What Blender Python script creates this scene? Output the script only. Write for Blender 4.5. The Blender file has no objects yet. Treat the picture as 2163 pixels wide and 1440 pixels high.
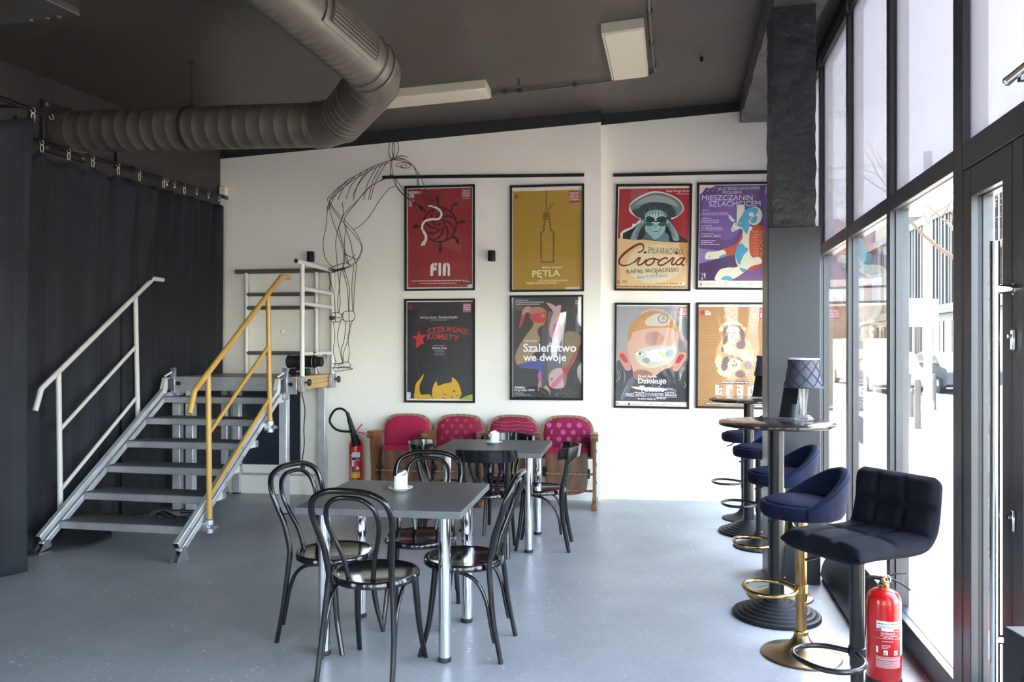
import bpy, bmesh, math, random
from mathutils import Vector, Matrix, Euler
S = bpy.context.scene
COL = S.collection
PI = math.pi
rad = math.radians
V = Vector
random.seed(7)

# ------------------------------------------------------------------ camera
F, CX, HY, CAMH = 1650.0, 1081.5, 734.0, 1.52      # focal length and horizon in pixels of a 2163 wide frame
cam = bpy.data.cameras.new('camera')
cam.sensor_width = 36.0
cam.lens = F / 2163 * 36
cam.shift_y = (HY - 720) / 2163
cam.clip_start = .05
cam_ob = bpy.data.objects.new('camera', cam)
cam_ob.location = (0, 0, CAMH)
cam_ob.rotation_euler = (rad(90), 0, 0)
COL.objects.link(cam_ob)
S.camera = cam_ob
S.view_settings.view_transform = 'Standard'
S.view_settings.look = 'None'
S.view_settings.gamma = 1
S.view_settings.use_curve_mapping = False
S.view_settings.exposure = 2.05
S.cycles.max_bounces = 10
S.cycles.diffuse_bounces = 6
S.cycles.transparent_max_bounces = 16
S.cycles.sample_clamp_indirect = 6
S.cycles.caustics_reflective = False
S.cycles.caustics_refractive = False

# ------------------------------------------------------------------ daylight
W = bpy.data.worlds.new('world')
S.world = W
W.use_nodes = True
wn = W.node_tree
sky = wn.nodes.new('ShaderNodeTexSky')
sky.sky_type = 'NISHITA'
sky.sun_disc = False
sky.sun_elevation = rad(48)
sky.sun_rotation = rad(20)
bg = wn.nodes['Background']
hs = wn.nodes.new('ShaderNodeHueSaturation')
hs.inputs['Saturation'].default_value = 0.65
wn.links.new(sky.outputs[0], hs.inputs['Color'])
wn.links.new(hs.outputs[0], bg.inputs['Color'])
bg.inputs['Strength'].default_value = 1.15
sun = bpy.data.lights.new('sun', 'SUN')
sun.energy = 3.0
sun.angle = rad(.6)
sun.color = (1, .94, .85)
sun_ob = bpy.data.objects.new('sun', sun)
sun_ob.rotation_euler = V((-.150, -.398, -.80)).to_track_quat('-Z', 'Y').to_euler()   # light comes along the glass front, from high up
COL.objects.link(sun_ob)
WA = rad(-11.876)         # the glass front runs at this heading
BA = rad(-7.4)            # back wall
LA = rad(-16.17)          # curtained wall
W0 = V((1.157, 0, 0))
portal = bpy.data.lights.new('daylight_portal', 'AREA')
portal.shape = 'RECTANGLE'
portal.size, portal.size_y = 12.6, 3.7
portal.cycles.is_portal = True
p_ob = bpy.data.objects.new('daylight_portal', portal)
p_ob.location = W0 + Matrix.Rotation(WA, 3, 'Z') @ V((.12, 1.5, 1.95))
p_ob.rotation_euler = (Matrix.Rotation(WA, 3, 'Z') @ V((-1, 0, 0))).to_track_quat('-Z', 'Z').to_euler()
COL.objects.link(p_ob)
portal2 = bpy.data.lights.new('daylight_portal', 'AREA')
portal2.shape = 'RECTANGLE'; portal2.size, portal2.size_y = 3.6, 3.3; portal2.cycles.is_portal = True
p2_ob = bpy.data.objects.new('daylight_portal', portal2)
p2_ob.location = (-2.5, -4.86, 1.7); p2_ob.rotation_euler = V((0, 1, 0)).to_track_quat('-Z', 'Z').to_euler()
COL.objects.link(p2_ob)
portal3 = bpy.data.lights.new('daylight_portal', 'AREA')
portal3.shape = 'RECTANGLE'; portal3.size, portal3.size_y = 2.5, 2.7; portal3.cycles.is_portal = True
p3_ob = bpy.data.objects.new('daylight_portal', portal3)
p3_ob.location = V((-3.085, 8.25, 0)) + Matrix.Rotation(LA, 3, 'Z') @ V((-.22, -9.5, 1.425))
p3_ob.rotation_euler = (Matrix.Rotation(LA, 3, 'Z') @ V((1, 0, 0))).to_track_quat('-Z', 'Z').to_euler()
COL.objects.link(p3_ob)

# ------------------------------------------------------------------ helpers
def lin(c):
    if isinstance(c, str):
        c = [int(c[i:i + 2], 16) / 255 for i in (0, 2, 4)]
    return tuple((x / 12.92 if x <= .04045 else ((x + .055) / 1.055) ** 2.4) for x in c)

_M = {}
def mat(name, col, rough=.5, metal=0, spec=.5, sheen=0, coat=0, noise=None, bump=None, emit=0, tint=0):
    """procedural principled material; noise=(scale, amount) varies the value, bump=(scale, strength)"""
    if name in _M: return _M[name]
    m = bpy.data.materials.new(name); m.use_nodes = True
    nt = m.node_tree; b = nt.nodes['Principled BSDF']
    c = lin(col) if isinstance(col, str) else col
    b.inputs['Base Color'].default_value = (*c, 1)
    b.inputs['Roughness'].default_value = rough
    b.inputs['Metallic'].default_value = metal
    b.inputs['Specular IOR Level'].default_value = spec
    b.inputs['Sheen Weight'].default_value = sheen
    b.inputs['Coat Weight'].default_value = coat
    b.inputs['Coat Roughness'].default_value = .08
    if sheen:
        b.inputs['Sheen Roughness'].default_value = .35
        b.inputs['Sheen Tint'].default_value = (*[min(1, x * 6 + tint) for x in c], 1)
    tc = nt.nodes.new('ShaderNodeTexCoord')
    if noise:
        n = nt.nodes.new('ShaderNodeTexNoise'); n.inputs['Scale'].default_value = noise[0]; n.inputs['Detail'].default_value = 6
        nt.links.new(tc.outputs['Object'], n.inputs['Vector'])
        r = nt.nodes.new('ShaderNodeValToRGB')
        r.color_ramp.elements[0].position = .3; r.color_ramp.elements[1].position = .7
        a = noise[1]
        r.color_ramp.elements[0].color = (*[x * (1 - a) for x in c], 1)
        r.color_ramp.elements[1].color = (*[min(1, x * (1 + a)) for x in c], 1)
        nt.links.new(n.outputs['Fac'], r.inputs[0]); nt.links.new(r.outputs[0], b.inputs['Base Color'])
    if bump:
        n = nt.nodes.new('ShaderNodeTexNoise'); n.inputs['Scale'].default_value = bump[0]; n.inputs['Detail'].default_value = 8
        nt.links.new(tc.outputs['Object'], n.inputs['Vector'])
        bp = nt.nodes.new('ShaderNodeBump'); bp.inputs['Strength'].default_value = bump[1]; bp.inputs['Distance'].default_value = .02
        nt.links.new(n.outputs['Fac'], bp.inputs['Height']); nt.links.new(bp.outputs[0], b.inputs['Normal'])
    if emit:
        b.inputs['Emission Color'].default_value = (*c, 1); b.inputs['Emission Strength'].default_value = emit
    _M[name] = m
    return m

def glass_mat(name, tint=(1, 1, 1), haze=0, hazecol=(.9, .9, .92), ior=1.5, rough=0.0, wave=0):
    """thin pane: see-through with a mirror reflection that grows towards grazing view; haze adds a scattering film"""
    if name in _M: return _M[name]
    m = bpy.data.materials.new(name); m.use_nodes = True
    nt = m.node_tree; nt.nodes.remove(nt.nodes['Principled BSDF']); out = nt.nodes['Material Output']
    tr = nt.nodes.new('ShaderNodeBsdfTransparent'); tr.inputs[0].default_value = (*tint, 1)
    base = tr.outputs[0]
    if haze:
        tl = nt.nodes.new('ShaderNodeBsdfTranslucent'); tl.inputs[0].default_value = (*hazecol, 1)
        mx = nt.nodes.new('ShaderNodeMixShader'); mx.inputs[0].default_value = haze
        nt.links.new(base, mx.inputs[1]); nt.links.new(tl.outputs[0], mx.inputs[2]); base = mx.outputs[0]
    gl = nt.nodes.new('ShaderNodeBsdfGlossy'); gl.inputs['Roughness'].default_value = rough
    r0 = ((ior - 1) / (ior + 1)) ** 2
    lw = nt.nodes.new('ShaderNodeLayerWeight'); lw.inputs['Blend'].default_value = .5
    pw = nt.nodes.new('ShaderNodeMath'); pw.operation = 'POWER'; pw.inputs[1].default_value = 5
    fr = nt.nodes.new('ShaderNodeMath'); fr.operation = 'MULTIPLY_ADD'; fr.inputs[1].default_value = 1 - r0; fr.inputs[2].default_value = r0
    nt.links.new(lw.outputs['Facing'], pw.inputs[0]); nt.links.new(pw.outputs[0], fr.inputs[0])
    if wave:
        tc = nt.nodes.new('ShaderNodeTexCoord'); n = nt.nodes.new('ShaderNodeTexNoise'); n.inputs['Scale'].default_value = wave
        n.inputs['Detail'].default_value = 1
        bp = nt.nodes.new('ShaderNodeBump'); bp.inputs['Strength'].default_value = .35; bp.inputs['Distance'].default_value = .03
        nt.links.new(tc.outputs['Object'], n.inputs['Vector'])
        nt.links.new(n.outputs['Fac'], bp.inputs['Height']); nt.links.new(bp.outputs[0], gl.inputs['Normal'])
    mx = nt.nodes.new('ShaderNodeMixShader')
    nt.links.new(fr.outputs[0], mx.inputs[0]); nt.links.new(base, mx.inputs[1]); nt.links.new(gl.outputs[0], mx.inputs[2])
    nt.links.new(mx.outputs[0], out.inputs[0])
    _M[name] = m
    return m

_TXT = {}
def text_mesh(s, bold=0, shear=0, space=1):
    k = (s, bold, shear, space)
    if k not in _TXT:
        cu = bpy.data.curves.new('lettering', 'FONT'); cu.body = s; cu.offset = bold; cu.shear = shear
        cu.space_character = space; cu.resolution_u = 3
        ob = bpy.data.objects.new('lettering', cu); COL.objects.link(ob)
        dg = bpy.context.evaluated_depsgraph_get(); dg.update()
        me = bpy.data.meshes.new_from_object(ob.evaluated_get(dg))
        vs = [v.co.copy() for v in me.vertices]; fs = [list(p.vertices) for p in me.polygons]
        bpy.data.objects.remove(ob); bpy.data.curves.remove(cu); bpy.data.meshes.remove(me)
        _TXT[k] = (vs, fs)
    return _TXT[k]

class MB:
    """collects shapes and links them as one mesh object"""
    def __init__(s): s.v = []; s.f = []; s.mi = []; s.mats = []; s.sm = []
    def slot(s, m):
        if m not in s.mats: s.mats.append(m)
        return s.mats.index(m)
    def add(s, vs, fs, m, smooth=True, M=None):
        o = len(s.v); k = s.slot(m)
        if M is not None: vs = [M @ V(v) for v in vs]
        s.v += [tuple(v) for v in vs]
        for f in fs:
            s.f.append([i + o for i in f]); s.mi.append(k); s.sm.append(smooth)
        return s
    def bm(s, b, m, M=None, smooth=True):
        b.verts.index_update()
        s.add([v.co.copy() for v in b.verts], [[v.index for v in f.verts] for f in b.faces], m, smooth, M); b.free(); return s
    def box(s, c, d, m, rot=None, bev=0, seg=1):
        b = bmesh.new(); bmesh.ops.create_cube(b, size=1)
        for v in b.verts: v.co = V((v.co.x * d[0], v.co.y * d[1], v.co.z * d[2]))
        if bev: bmesh.ops.bevel(b, geom=b.edges[:], offset=bev, segments=seg, affect='EDGES', profile=.5)
        M = Matrix.Translation(c)
        if rot is not None: M = M @ (rot.to_4x4() if not isinstance(rot, (tuple, list)) else Euler(rot).to_matrix().to_4x4())
        return s.bm(b, m, M)
    def bx(s, x0, x1, y0, y1, z0, z1, m, bev=0):
        return s.box(((x0 + x1) / 2, (y0 + y1) / 2, (z0 + z1) / 2), (abs(x1 - x0), abs(y1 - y0), abs(z1 - z0)), m, None, bev)
    def bar(s, p0, p1, w, h, m, up=(0, 0, 1), bev=0):
        """rectangular bar from p0 to p1, w across and h along up"""
        p0, p1 = V(p0), V(p1); y = (p1 - p0); L = y.length; y.normalize()
        x = y.cross(V(up)).normalized(); z = x.cross(y)
        R = Matrix((x, y, z)).transposed()
        return s.box((p0 + p1) / 2, (w, L, h), m, R, bev)
    def tube(s, pts, r, m, seg=10, closed=False, caps=True, flat=None, up=None):
        pts = [V(p) for p in pts]; n = len(pts); rs = r if isinstance(r, (list, tuple)) else [r] * n
        T = []
        for i in range(n):
            a = pts[i - 1] if (i > 0 or closed) else pts[i]; c = pts[(i + 1) % n] if (i < n - 1 or closed) else pts[i]
            t = (c - a); T.append(t.normalized() if t.length > 1e-9 else V((0, 0, 1)))
        N = V(up) if up else V((0, 0, 1))
        if abs(N.dot(T[0])) > .95 and not up: N = V((1, 0, 0))
        N = (N - T[0] * N.dot(T[0])).normalized()
        vs, fs = [], []
        for i in range(n):
            N = (N - T[i] * N.dot(T[i])).normalized(); B = T[i].cross(N)
            for k in range(seg):
                a = 2 * PI * k / seg
                e = (math.cos(a) * N * (flat or 1) + math.sin(a) * B) * rs[i]
                vs.append(pts[i] + e)
        for i in range(n if closed else n - 1):
            j = (i + 1) % n
            for k in range(seg):
                l = (k + 1) % seg
                fs.append([i * seg + k, j * seg + k, j * seg + l, i * seg + l])
        if caps and not closed:
            fs.append([k for k in range(seg)]); fs.append([(n - 1) * seg + k for k in reversed(range(seg))])
        return s.add(vs, fs, m)
    def cyl(s, p0, p1, r, m, r1=None, seg=20): return s.tube([p0, p1], [r, r if r1 is None else r1], m, seg)
    def lathe(s, prof, m, c=(0, 0, 0), seg=32, M=None, a0=0, a1=2 * PI):
        full = abs(a1 - a0 - 2 * PI) < 1e-6; n = seg if full else seg + 1
        vs, fs = [], []
        for (r, z) in prof:
            for k in range(n):
                a = a0 + (a1 - a0) * k / seg
                vs.append(V((c[0] + r * math.cos(a), c[1] + r * math.sin(a), c[2] + z)))
        for i in range(len(prof) - 1):
            for k in range(n if full else n - 1):
                l = (k + 1) % n
                fs.append([i * n + k, i * n + l, (i + 1) * n + l, (i + 1) * n + k])
        if full:
            if prof[0][0] > 1e-6: fs.append([k for k in reversed(range(n))])
            if prof[-1][0] > 1e-6: fs.append([(len(prof) - 1) * n + k for k in range(n)])
        return s.add(vs, fs, m, True, M)
    def prism(s, poly, x0, x1, m, axis='X', M=None):
        """extrude a 2D outline between x0 and x1 along an axis"""
        def p(a, t):
            return {'X': (t, a[0], a[1]), 'Y': (a[0], t, a[1]), 'Z': (a[0], a[1], t)}[axis]
        n = len(poly); vs = [p(a, x0) for a in poly] + [p(a, x1) for a in poly]
        fs = [list(range(n)), list(reversed(range(n, 2 * n)))] + [[i, n + i, n + (i + 1) % n, (i + 1) % n] for i in range(n)]
        return s.add(vs, fs, m, True, M)
    def grid(s, P, m, closed_u=False, closed_v=False, flip=False):
        nu, nv = len(P), len(P[0]); vs = [p for row in P for p in row]; fs = []
        for i in range(nu if closed_u else nu - 1):
            for j in range(nv if closed_v else nv - 1):
                a, b = (i + 1) % nu, (j + 1) % nv
                q = [i * nv + j, a * nv + j, a * nv + b, i * nv + b]
                fs.append(q[::-1] if flip else q)
        return s.add(vs, fs, m)
    def text(s, t, fn, box, m, bold=0, shear=0, space=1, rot=0):
        """lettering stretched to fill box=(x0, y0, x1, y1); fn maps flat (x, y) to a point"""
        vs, fs = text_mesh(t, bold, shear, space)
        if not vs: return s
        xs = [v.x for v in vs]; ys = [v.y for v in vs]; x0, x1, y0, y1 = min(xs), max(xs), min(ys), max(ys)
        cx, cy = (box[0] + box[2]) / 2, (box[1] + box[3]) / 2; out = []
        for v in vs:
            x = box[0] + (v.x - x0) / (x1 - x0 or 1) * (box[2] - box[0]); y = box[1] + (v.y - y0) / (y1 - y0 or 1) * (box[3] - box[1])
            if rot:
                dx, dy = x - cx, y - cy
                x, y = cx + dx * math.cos(rot) - dy * math.sin(rot), cy + dx * math.sin(rot) + dy * math.cos(rot)
            out.append(fn(x, y))
        return s.add(out, fs, m, False)
    def build(s, name, parent=None, ang=38, loc=None, rotz=None, fix=True):
        me = bpy.data.meshes.new(name); me.from_pydata(s.v, [], s.f)
        for m in s.mats: me.materials.append(m)
        me.polygons.foreach_set('material_index', s.mi); me.polygons.foreach_set('use_smooth', s.sm)
        if fix:
            b = bmesh.new(); b.from_mesh(me); bmesh.ops.recalc_face_normals(b, faces=b.faces[:]); b.to_mesh(me); b.free()
        me.update()
        me.set_sharp_from_angle(angle=rad(ang))
        o = bpy.data.objects.new(name, me); COL.objects.link(o)
        if parent: o.parent = parent
        if loc is not None: o.location = loc
        if rotz is not None: o.rotation_euler.z = rotz
        return o

def tag(o, label, cat, group=None, kind=None):
    o['label'] = label; o['category'] = cat
    if group: o['group'] = group
    if kind: o['kind'] = kind
    return o
def thing(name, label, cat, loc=(0, 0, 0), rotz=0, group=None):
    o = bpy.data.objects.new(name, None); COL.objects.link(o); o.empty_display_size = .1
    o.location = loc; o.rotation_euler.z = rotz
    return tag(o, label, cat, group)
def struct(o, label=None):
    o['kind'] = 'structure'
    if label: o['label'] = label
    return o
def dup(root, loc, rotz, label, group=None):
    def cp(o, par):
        c = o.copy(); COL.objects.link(c)
        if par: c.parent = par
        for ch in list(o.children): cp(ch, c)
        return c
    r = cp(root, None); r.location = loc; r.rotation_euler = (0, 0, rotz); r['label'] = label
    if group: r['group'] = group
    return r
def spline(pts, n=8, closed=False):
    """Catmull-Rom through the points"""
    pts = [V(p) for p in pts]; out = []; N = len(pts)
    for i in range(N if closed else N - 1):
        p = [pts[(i + k) % N] if closed else pts[min(max(i + k, 0), N - 1)] for k in (-1, 0, 1, 2)]
        for k in range(n):
            t = k / n
            out.append(.5 * ((2 * p[1]) + (p[2] - p[0]) * t + (2 * p[0] - 5 * p[1] + 4 * p[2] - p[3]) * t * t + (3 * p[1] - p[0] - 3 * p[2] + p[3]) * t ** 3))
    if not closed: out.append(pts[-1])
    return out
def at(u, v, Y): return V(((u - CX) / F * Y, Y, CAMH - (v - HY) / F * Y))        # point seen at a pixel, Y metres away
def onback(u, v, right=False, off=0):                                             # point on the back wall seen at a pixel
    a = (u - CX) / F; Y = ((7.976 if right else 7.856) - off * 1.008) / (1 + .1298 * a)
    return at(u, v, Y)
def ceil_z(x, y): return 3.66 + .051 * (x - .2476 * (y - 8.25) + 3.07)
RW = Matrix.Rotation(WA, 3, 'Z')
def wf(x, y, z=0): return W0 + RW @ V((x, y, z))                                  # x out through the glass front, y along it

# ------------------------------------------------------------------ materials
BLACK = mat('black_lacquer', (.006, .006, .007), .14, spec=.45, coat=.1)
BLACKM = mat('black_matt', (.010, .010, .012), .55, spec=.25)
FRAME = mat('anthracite_powder_coat', (.048, .049, .055), .38, noise=(3, .1))
CHROME = mat('chrome', (.78, .79, .80), .08, 1)
ALU = mat('aluminium', (.62, .635, .66), .42, .55, noise=(9, .12), bump=(60, .04))
ALUD = mat('aluminium_profile', (.40, .41, .43), .45, .6, noise=(7, .15))
STEELP = mat('pale_painted_steel', (.62, .60, .57), .4)
GOLDP = mat('yellow_painted_steel', (.48, .275, .065), .38)
BRASS = mat('brass', (.42, .27, .10), .25, 1, noise=(6, .15))
BRASSD = mat('worn_brass_plate', (.30, .22, .13), .33, 1, noise=(5, .2))
GREYTOP = mat('grey_laminate', (.098, .100, .106), .42, noise=(4, .05))
NAVY = mat('navy_velvet', (.0055, .0085, .028), .8, spec=.15, sheen=.08, noise=(14, .35), bump=(180, .15))
NAVYK = mat('black_velvet', (.005, .006, .011), .8, spec=.15, sheen=.08, noise=(12, .4), bump=(160, .15))
WAX = mat('white_wax', (.86, .85, .84), .5)
CHINA = mat('white_china', (.82, .82, .83), .15)
RED = mat('red_enamel', (.62, .012, .012), .25, coat=.3)
WHITE = mat('white_print', (.82, .82, .82), .5)
RUBBER = mat('black_rubber', (.012, .012, .013), .55)
ACRYL = glass_mat('clear_acrylic', (.97, .98, .99), .05, (.8, .85, .9), 1.49)
# ------------------------------------------------------------------ room shell
def floor_mat():
    m = bpy.data.materials.new('painted_concrete'); m.use_nodes = True; nt = m.node_tree; b = nt.nodes['Principled BSDF']
    tc = nt.nodes.new('ShaderNodeTexCoord')
    def noise(sc, det, rgh=.6):
        n = nt.nodes.new('ShaderNodeTexNoise'); n.inputs['Scale'].default_value = sc; n.inputs['Detail'].default_value = det; n.inputs['Roughness'].default_value = rgh
        nt.links.new(tc.outputs['Object'], n.inputs['Vector']); return n
    def ramp(src, stops):
        r = nt.nodes.new('ShaderNodeValToRGB'); e = r.color_ramp.elements
        e[0].position, e[1].position = stops[0][0], stops[-1][0]
        e[0].color, e[1].color = (*stops[0][1], 1), (*stops[-1][1], 1)
        nt.links.new(src.outputs['Fac'], r.inputs[0]); return r
    base = ramp(noise(1.1, 7), [(.3, (.30, .312, .325)), (.7, (.40, .408, .415))])
    fine = ramp(noise(38, 4), [(.35, (.85, .85, .85)), (.65, (1.08, 1.08, 1.08))])
    mul = nt.nodes.new('ShaderNodeMix'); mul.data_type = 'RGBA'; mul.blend_type = 'MULTIPLY'; mul.inputs[0].default_value = .5
    nt.links.new(base.outputs[0], mul.inputs[6]); nt.links.new(fine.outputs[0], mul.inputs[7])
    # chipped spots where paint has come off: only where two noises peak together
    c1 = ramp(noise(30, 3, .5), [(.655, (0, 0, 0)), (.675, (1, 1, 1))]); c2 = ramp(noise(1.7, 2), [(.50, (0, 0, 0)), (.60, (1, 1, 1))])
    mm = nt.nodes.new('ShaderNodeMath'); mm.operation = 'MULTIPLY'
    nt.links.new(c1.outputs[0], mm.inputs[0]); nt.links.new(c2.outputs[0], mm.inputs[1])
    mx = nt.nodes.new('ShaderNodeMix'); mx.data_type = 'RGBA'
    nt.links.new(mm.outputs[0], mx.inputs[0]); nt.links.new(mul.outputs[2], mx.inputs[6]); mx.inputs[7].default_value = (.68, .68, .68, 1)
    nt.links.new(mx.outputs[2], b.inputs['Base Color'])
    rr = ramp(noise(2.3, 5), [(.3, (.30, .30, .30)), (.7, (.48, .48, .48))]); nt.links.new(rr.outputs[0], b.inputs['Roughness'])
    bp = nt.nodes.new('ShaderNodeBump'); bp.inputs['Strength'].default_value = .12; bp.inputs['Distance'].default_value = .01
    nt.links.new(noise(14, 8).outputs['Fac'], bp.inputs['Height']); nt.links.new(bp.outputs[0], b.inputs['Normal'])
    return m
FLOOR = floor_mat()
WALL = mat('white_wall_paint', (.82, .775, .70), .6, noise=(1.2, .03), bump=(30, .05))
WALLD = mat('dark_brown_wall_paint', (.038, .030, .027), .7, noise=(2, .15), bump=(25, .1))
CEIL = mat('dark_ceiling_paint', (.062, .053, .046), .38, noise=(1.5, .15), bump=(4, .12))
BAND = mat('black_wall_band', (.014, .014, .015), .7)
ROUGH = mat('rough_black_concrete', (.022, .023, .026), .5, noise=(9, .2), bump=(16, .9))
CLAD = mat('grey_cladding_board', (.022, .024, .029), .4, noise=(3, .05))
GLASS = glass_mat('window_glass', (.97, .985, .98))
FILM = glass_mat('window_glass_with_white_film', (.27, .265, .27), .55, (.36, .345, .345))
GASKET = mat('black_gasket', (.006, .006, .007), .5)

YB = -4.6
def lx(y): return -3.085 + .26 * (y - 8.25)          # line the curtain rails follow
def wl(y): return -3.085 + .29 * (y - 8.25)          # the wall itself
mb = MB()
mb.prism([(wl(YB) - .3, YB - .3), (wf(.1, YB * 1.0219).x, YB - .3), (wf(.1, 8.05).x, wf(.1, 8.05).y), (2.5, 8.2), (-3.3, 8.75), (-3.4, 8.3)], -.12, 0, FLOOR, 'Z')
struct(mb.build('floor'), 'blue-grey painted concrete floor with pale chips')
mb = MB()
def cz(x, y): return (x, y, ceil_z(x, y))
cs = [(wl(YB) - .3, YB - .3), (wf(.15, YB * 1.0219).x + .1, YB - .3), (wf(.15, 8.05).x, wf(.15, 8.05).y), (-3.3, 8.75), (-3.5, 8.3)]
vs = [cz(*p) for p in cs] + [(p[0], p[1], ceil_z(*p) + .15) for p in cs]; n = len(cs)
mb.add(vs, [list(range(n)), list(reversed(range(n, 2 * n)))] + [[i, (i + 1) % n, n + (i + 1) % n, n + i] for i in range(n)], CEIL, False)
struct(mb.build('ceiling'), 'dark brown sloping ceiling')
RL = Matrix.Rotation(LA, 3, 'Z')
LY0, LY1, LZ0, LZ1 = -10.7, -8.3, .10, 2.75
mb = MB()
mb.bx(-.2, 0, LY1, .35, 0, 3.74, WALLD); mb.bx(-.2, 0, -13.4, LY0, 0, 3.74, WALLD); mb.bx(-.2, 0, LY0, LY1, 0, LZ0, WALLD); mb.bx(-.2, 0, LY0, LY1, LZ1, 3.74, WALLD)
struct(mb.build('wall_left', loc=(-3.085, 8.25, 0), rotz=LA), 'dark brown wall behind the black curtains')
mb = MB()
for k in range(5): y_ = LY0 + (LY1 - LY0) * k / 4; mb.bx(-.14, -.06, y_ - .03, y_ + .03, LZ0, LZ1, FRAME)
for z in (LZ0, LZ1): mb.bx(-.14, -.06, LY0, LY1, z - .03, z + .03, FRAME)
o = struct(mb.build('window_16', loc=(-3.085, 8.25, 0), rotz=LA), 'unseen window added in the left wall to brighten the room'); g = MB(); g.bx(-.103, -.097, LY0, LY1, LZ0, LZ1, GLASS); g.build('pane', o)  # unseen window, added to light the left floor and the back wall
# back wall: a left stretch and a slightly recessed right stretch, local x along the wall, y away from the room
BL0 = V((0, 7.856, 0)); cb = math.cos(BA)
XS = .880 / cb
mb = MB(); mb.bx(-3.35, XS, 0, .3, 0, 4.1, WALL)
struct(mb.build('wall_back', loc=BL0, rotz=BA), 'white back wall carrying the posters')
mb = MB(); mb.bx(XS - .02, 2.95, .119, .3, 0, 4.2, WALL)
struct(mb.build('wall_back_right', loc=BL0, rotz=BA), 'recessed white back wall beside the windows')
# black painted strip along the top of the back wall
def band(x0, x1, y, z0, z1):
    mb = MB()
    def tz(x): p = V((x * math.cos(BA) - y * math.sin(BA), 7.856 + x * math.sin(BA) + y * math.cos(BA))); return ceil_z(p.x, p.y) + .03
    mb.add([(x0, y - .006, z0), (x1, y - .006, z1), (x1, y - .006, tz(x1)), (x0, y - .006, tz(x0)), (x0, y + .002, z0), (x1, y + .002, z1), (x1, y + .002, tz(x1)), (x0, y + .002, tz(x0))],
           [[0, 1, 2, 3], [7, 6, 5, 4], [0, 4, 5, 1], [1, 5, 6, 2], [2, 6, 7, 3], [3, 7, 4, 0]], BAND, False)
    return mb.build('trim_1', loc=BL0, rotz=BA)
struct(band(-3.14, XS + .006, 0, 3.512, 3.753), 'black band along the top of the white wall')
o = band(XS, 2.9, .119, 3.757, 3.885); o.name = 'trim_2'; struct(o, 'black band along the top of the recessed wall')
mb = MB(); mb.bx(XS - .002, XS + .006, -.004, .119, 3.754, 4.0, BAND)
o = mb.build('trim_3', loc=BL0, rotz=BA); struct(o)
mb = MB()
WX = ((-4.15, -3.45), (-2.2, -1.85), (-1.45, -.8))  # added for more light; middle one placed for a bright strip reflected in a poster
e0 = wl(YB) - .4
for a, b in zip((e0, -3.45, -1.85, -.8), (-4.15, -2.2, -1.45, .6)): mb.bx(a, b, YB - .25, YB, 0, 4.1, WALL)
for a, b in WX:
    mb.bx(a, b, YB - .25, YB, 0, .12 if b - a > .5 else 1.4, WALL); mb.bx(a, b, YB - .25, YB, 3.3 if b - a > .5 else 2.45, 4.1, WALL)
struct(mb.build('wall_front'), 'white wall behind the viewer')
for k, (a, b) in enumerate(WX):
    z0, z1 = (.12, 3.3) if b - a > .5 else (1.4, 2.45); mb = MB()
    for x in (a, b): mb.bx(x - .03, x + .03, YB - .18, YB - .08, z0, z1, FRAME)
    for z in (z0, z1): mb.bx(a, b, YB - .18, YB - .08, z - .03, z + .03, FRAME)
    o = struct(mb.build('window_%d' % (13 + k)), 'narrow unseen window added behind the viewer for more light'); g = MB(); g.bx(a, b, YB - .135, YB - .129, z0, z1, GLASS); g.build('pane', o)

# low white plinth with a grey ledge along the back wall under the stage
mb = MB(); mb.bx(-3.0, -2.05, -.05, .01, 0, .30, WALL); mb.bx(-3.0, -2.05, -.056, -.05, .19, .215, mat('grey_skirting', (.35, .35, .36), .5))
struct(mb.build('baseboard_back', loc=BL0, rotz=BA), 'white plinth along the back wall under the stage')

# ------------------------------------------------------------------ glass front
ZT0, ZT1, ZTOP, ZS = 2.258, 2.345, 3.79, .13
def bay(n, ya, yb, mull=.065, glass=True):
    """one window: frame members of opening ya..yb, plus the post at its near side; upper and lower panes are parts"""
    mb = MB()
    mb.bx(0, .03, ya - mull, ya, 0, ZTOP, FRAME, .003); mb.bx(.045, .10, ya - mull + .004, ya - .004, 0, ZTOP, FRAME, .003); mb.bx(.029, .046, ya - mull + .008, ya - .008, 0, ZTOP, GASKET)
    for (z0, z1) in ((0, ZS), (ZT0, ZT1), (ZTOP, ZTOP + .09)):
        e = .0
        mb.bx(.001, .03, ya - e, yb + e, z0, z1, FRAME, .003); mb.bx(.045, .10, ya, yb, z0 + .003, z1 - .003, FRAME, .003); mb.bx(.029, .046, ya, yb, z0 + .006, z1 - .006, GASKET)
    # dark lintel board between frame and ceiling
    mb.bx(.002, .10, ya - mull, yb, ZTOP + .09, 4.16, BAND)
    # thin far jamb strip
    mb.bx(.03, .09, yb - .012, yb, ZS, ZTOP, FRAME)
    o = struct(mb.build('window_%d' % n, loc=W0, rotz=WA), 'tall dark-framed window of two panes')
    for nm, z0, z1, m in (('lower_pane', ZS, ZT0, GLASS), ('upper_pane', ZT1, ZTOP, FILM)):
        g = MB(); g.bx(.034, .0400, ya - .01, yb + .01, z0 - .01, z1 + .01, m); g.build(nm, o)
    return o
B = 1.05
bay(1, 7.543, 7.80); bay(2, 6.493, 7.478); bay(3, 5.446, 6.428); bay(4, 4.396, 5.381); bay(5, 3.339, 4.331, .105)
for k in range(6):
    bay(7 + k, .515 - k * B, 1.50 - k * B)
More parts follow.
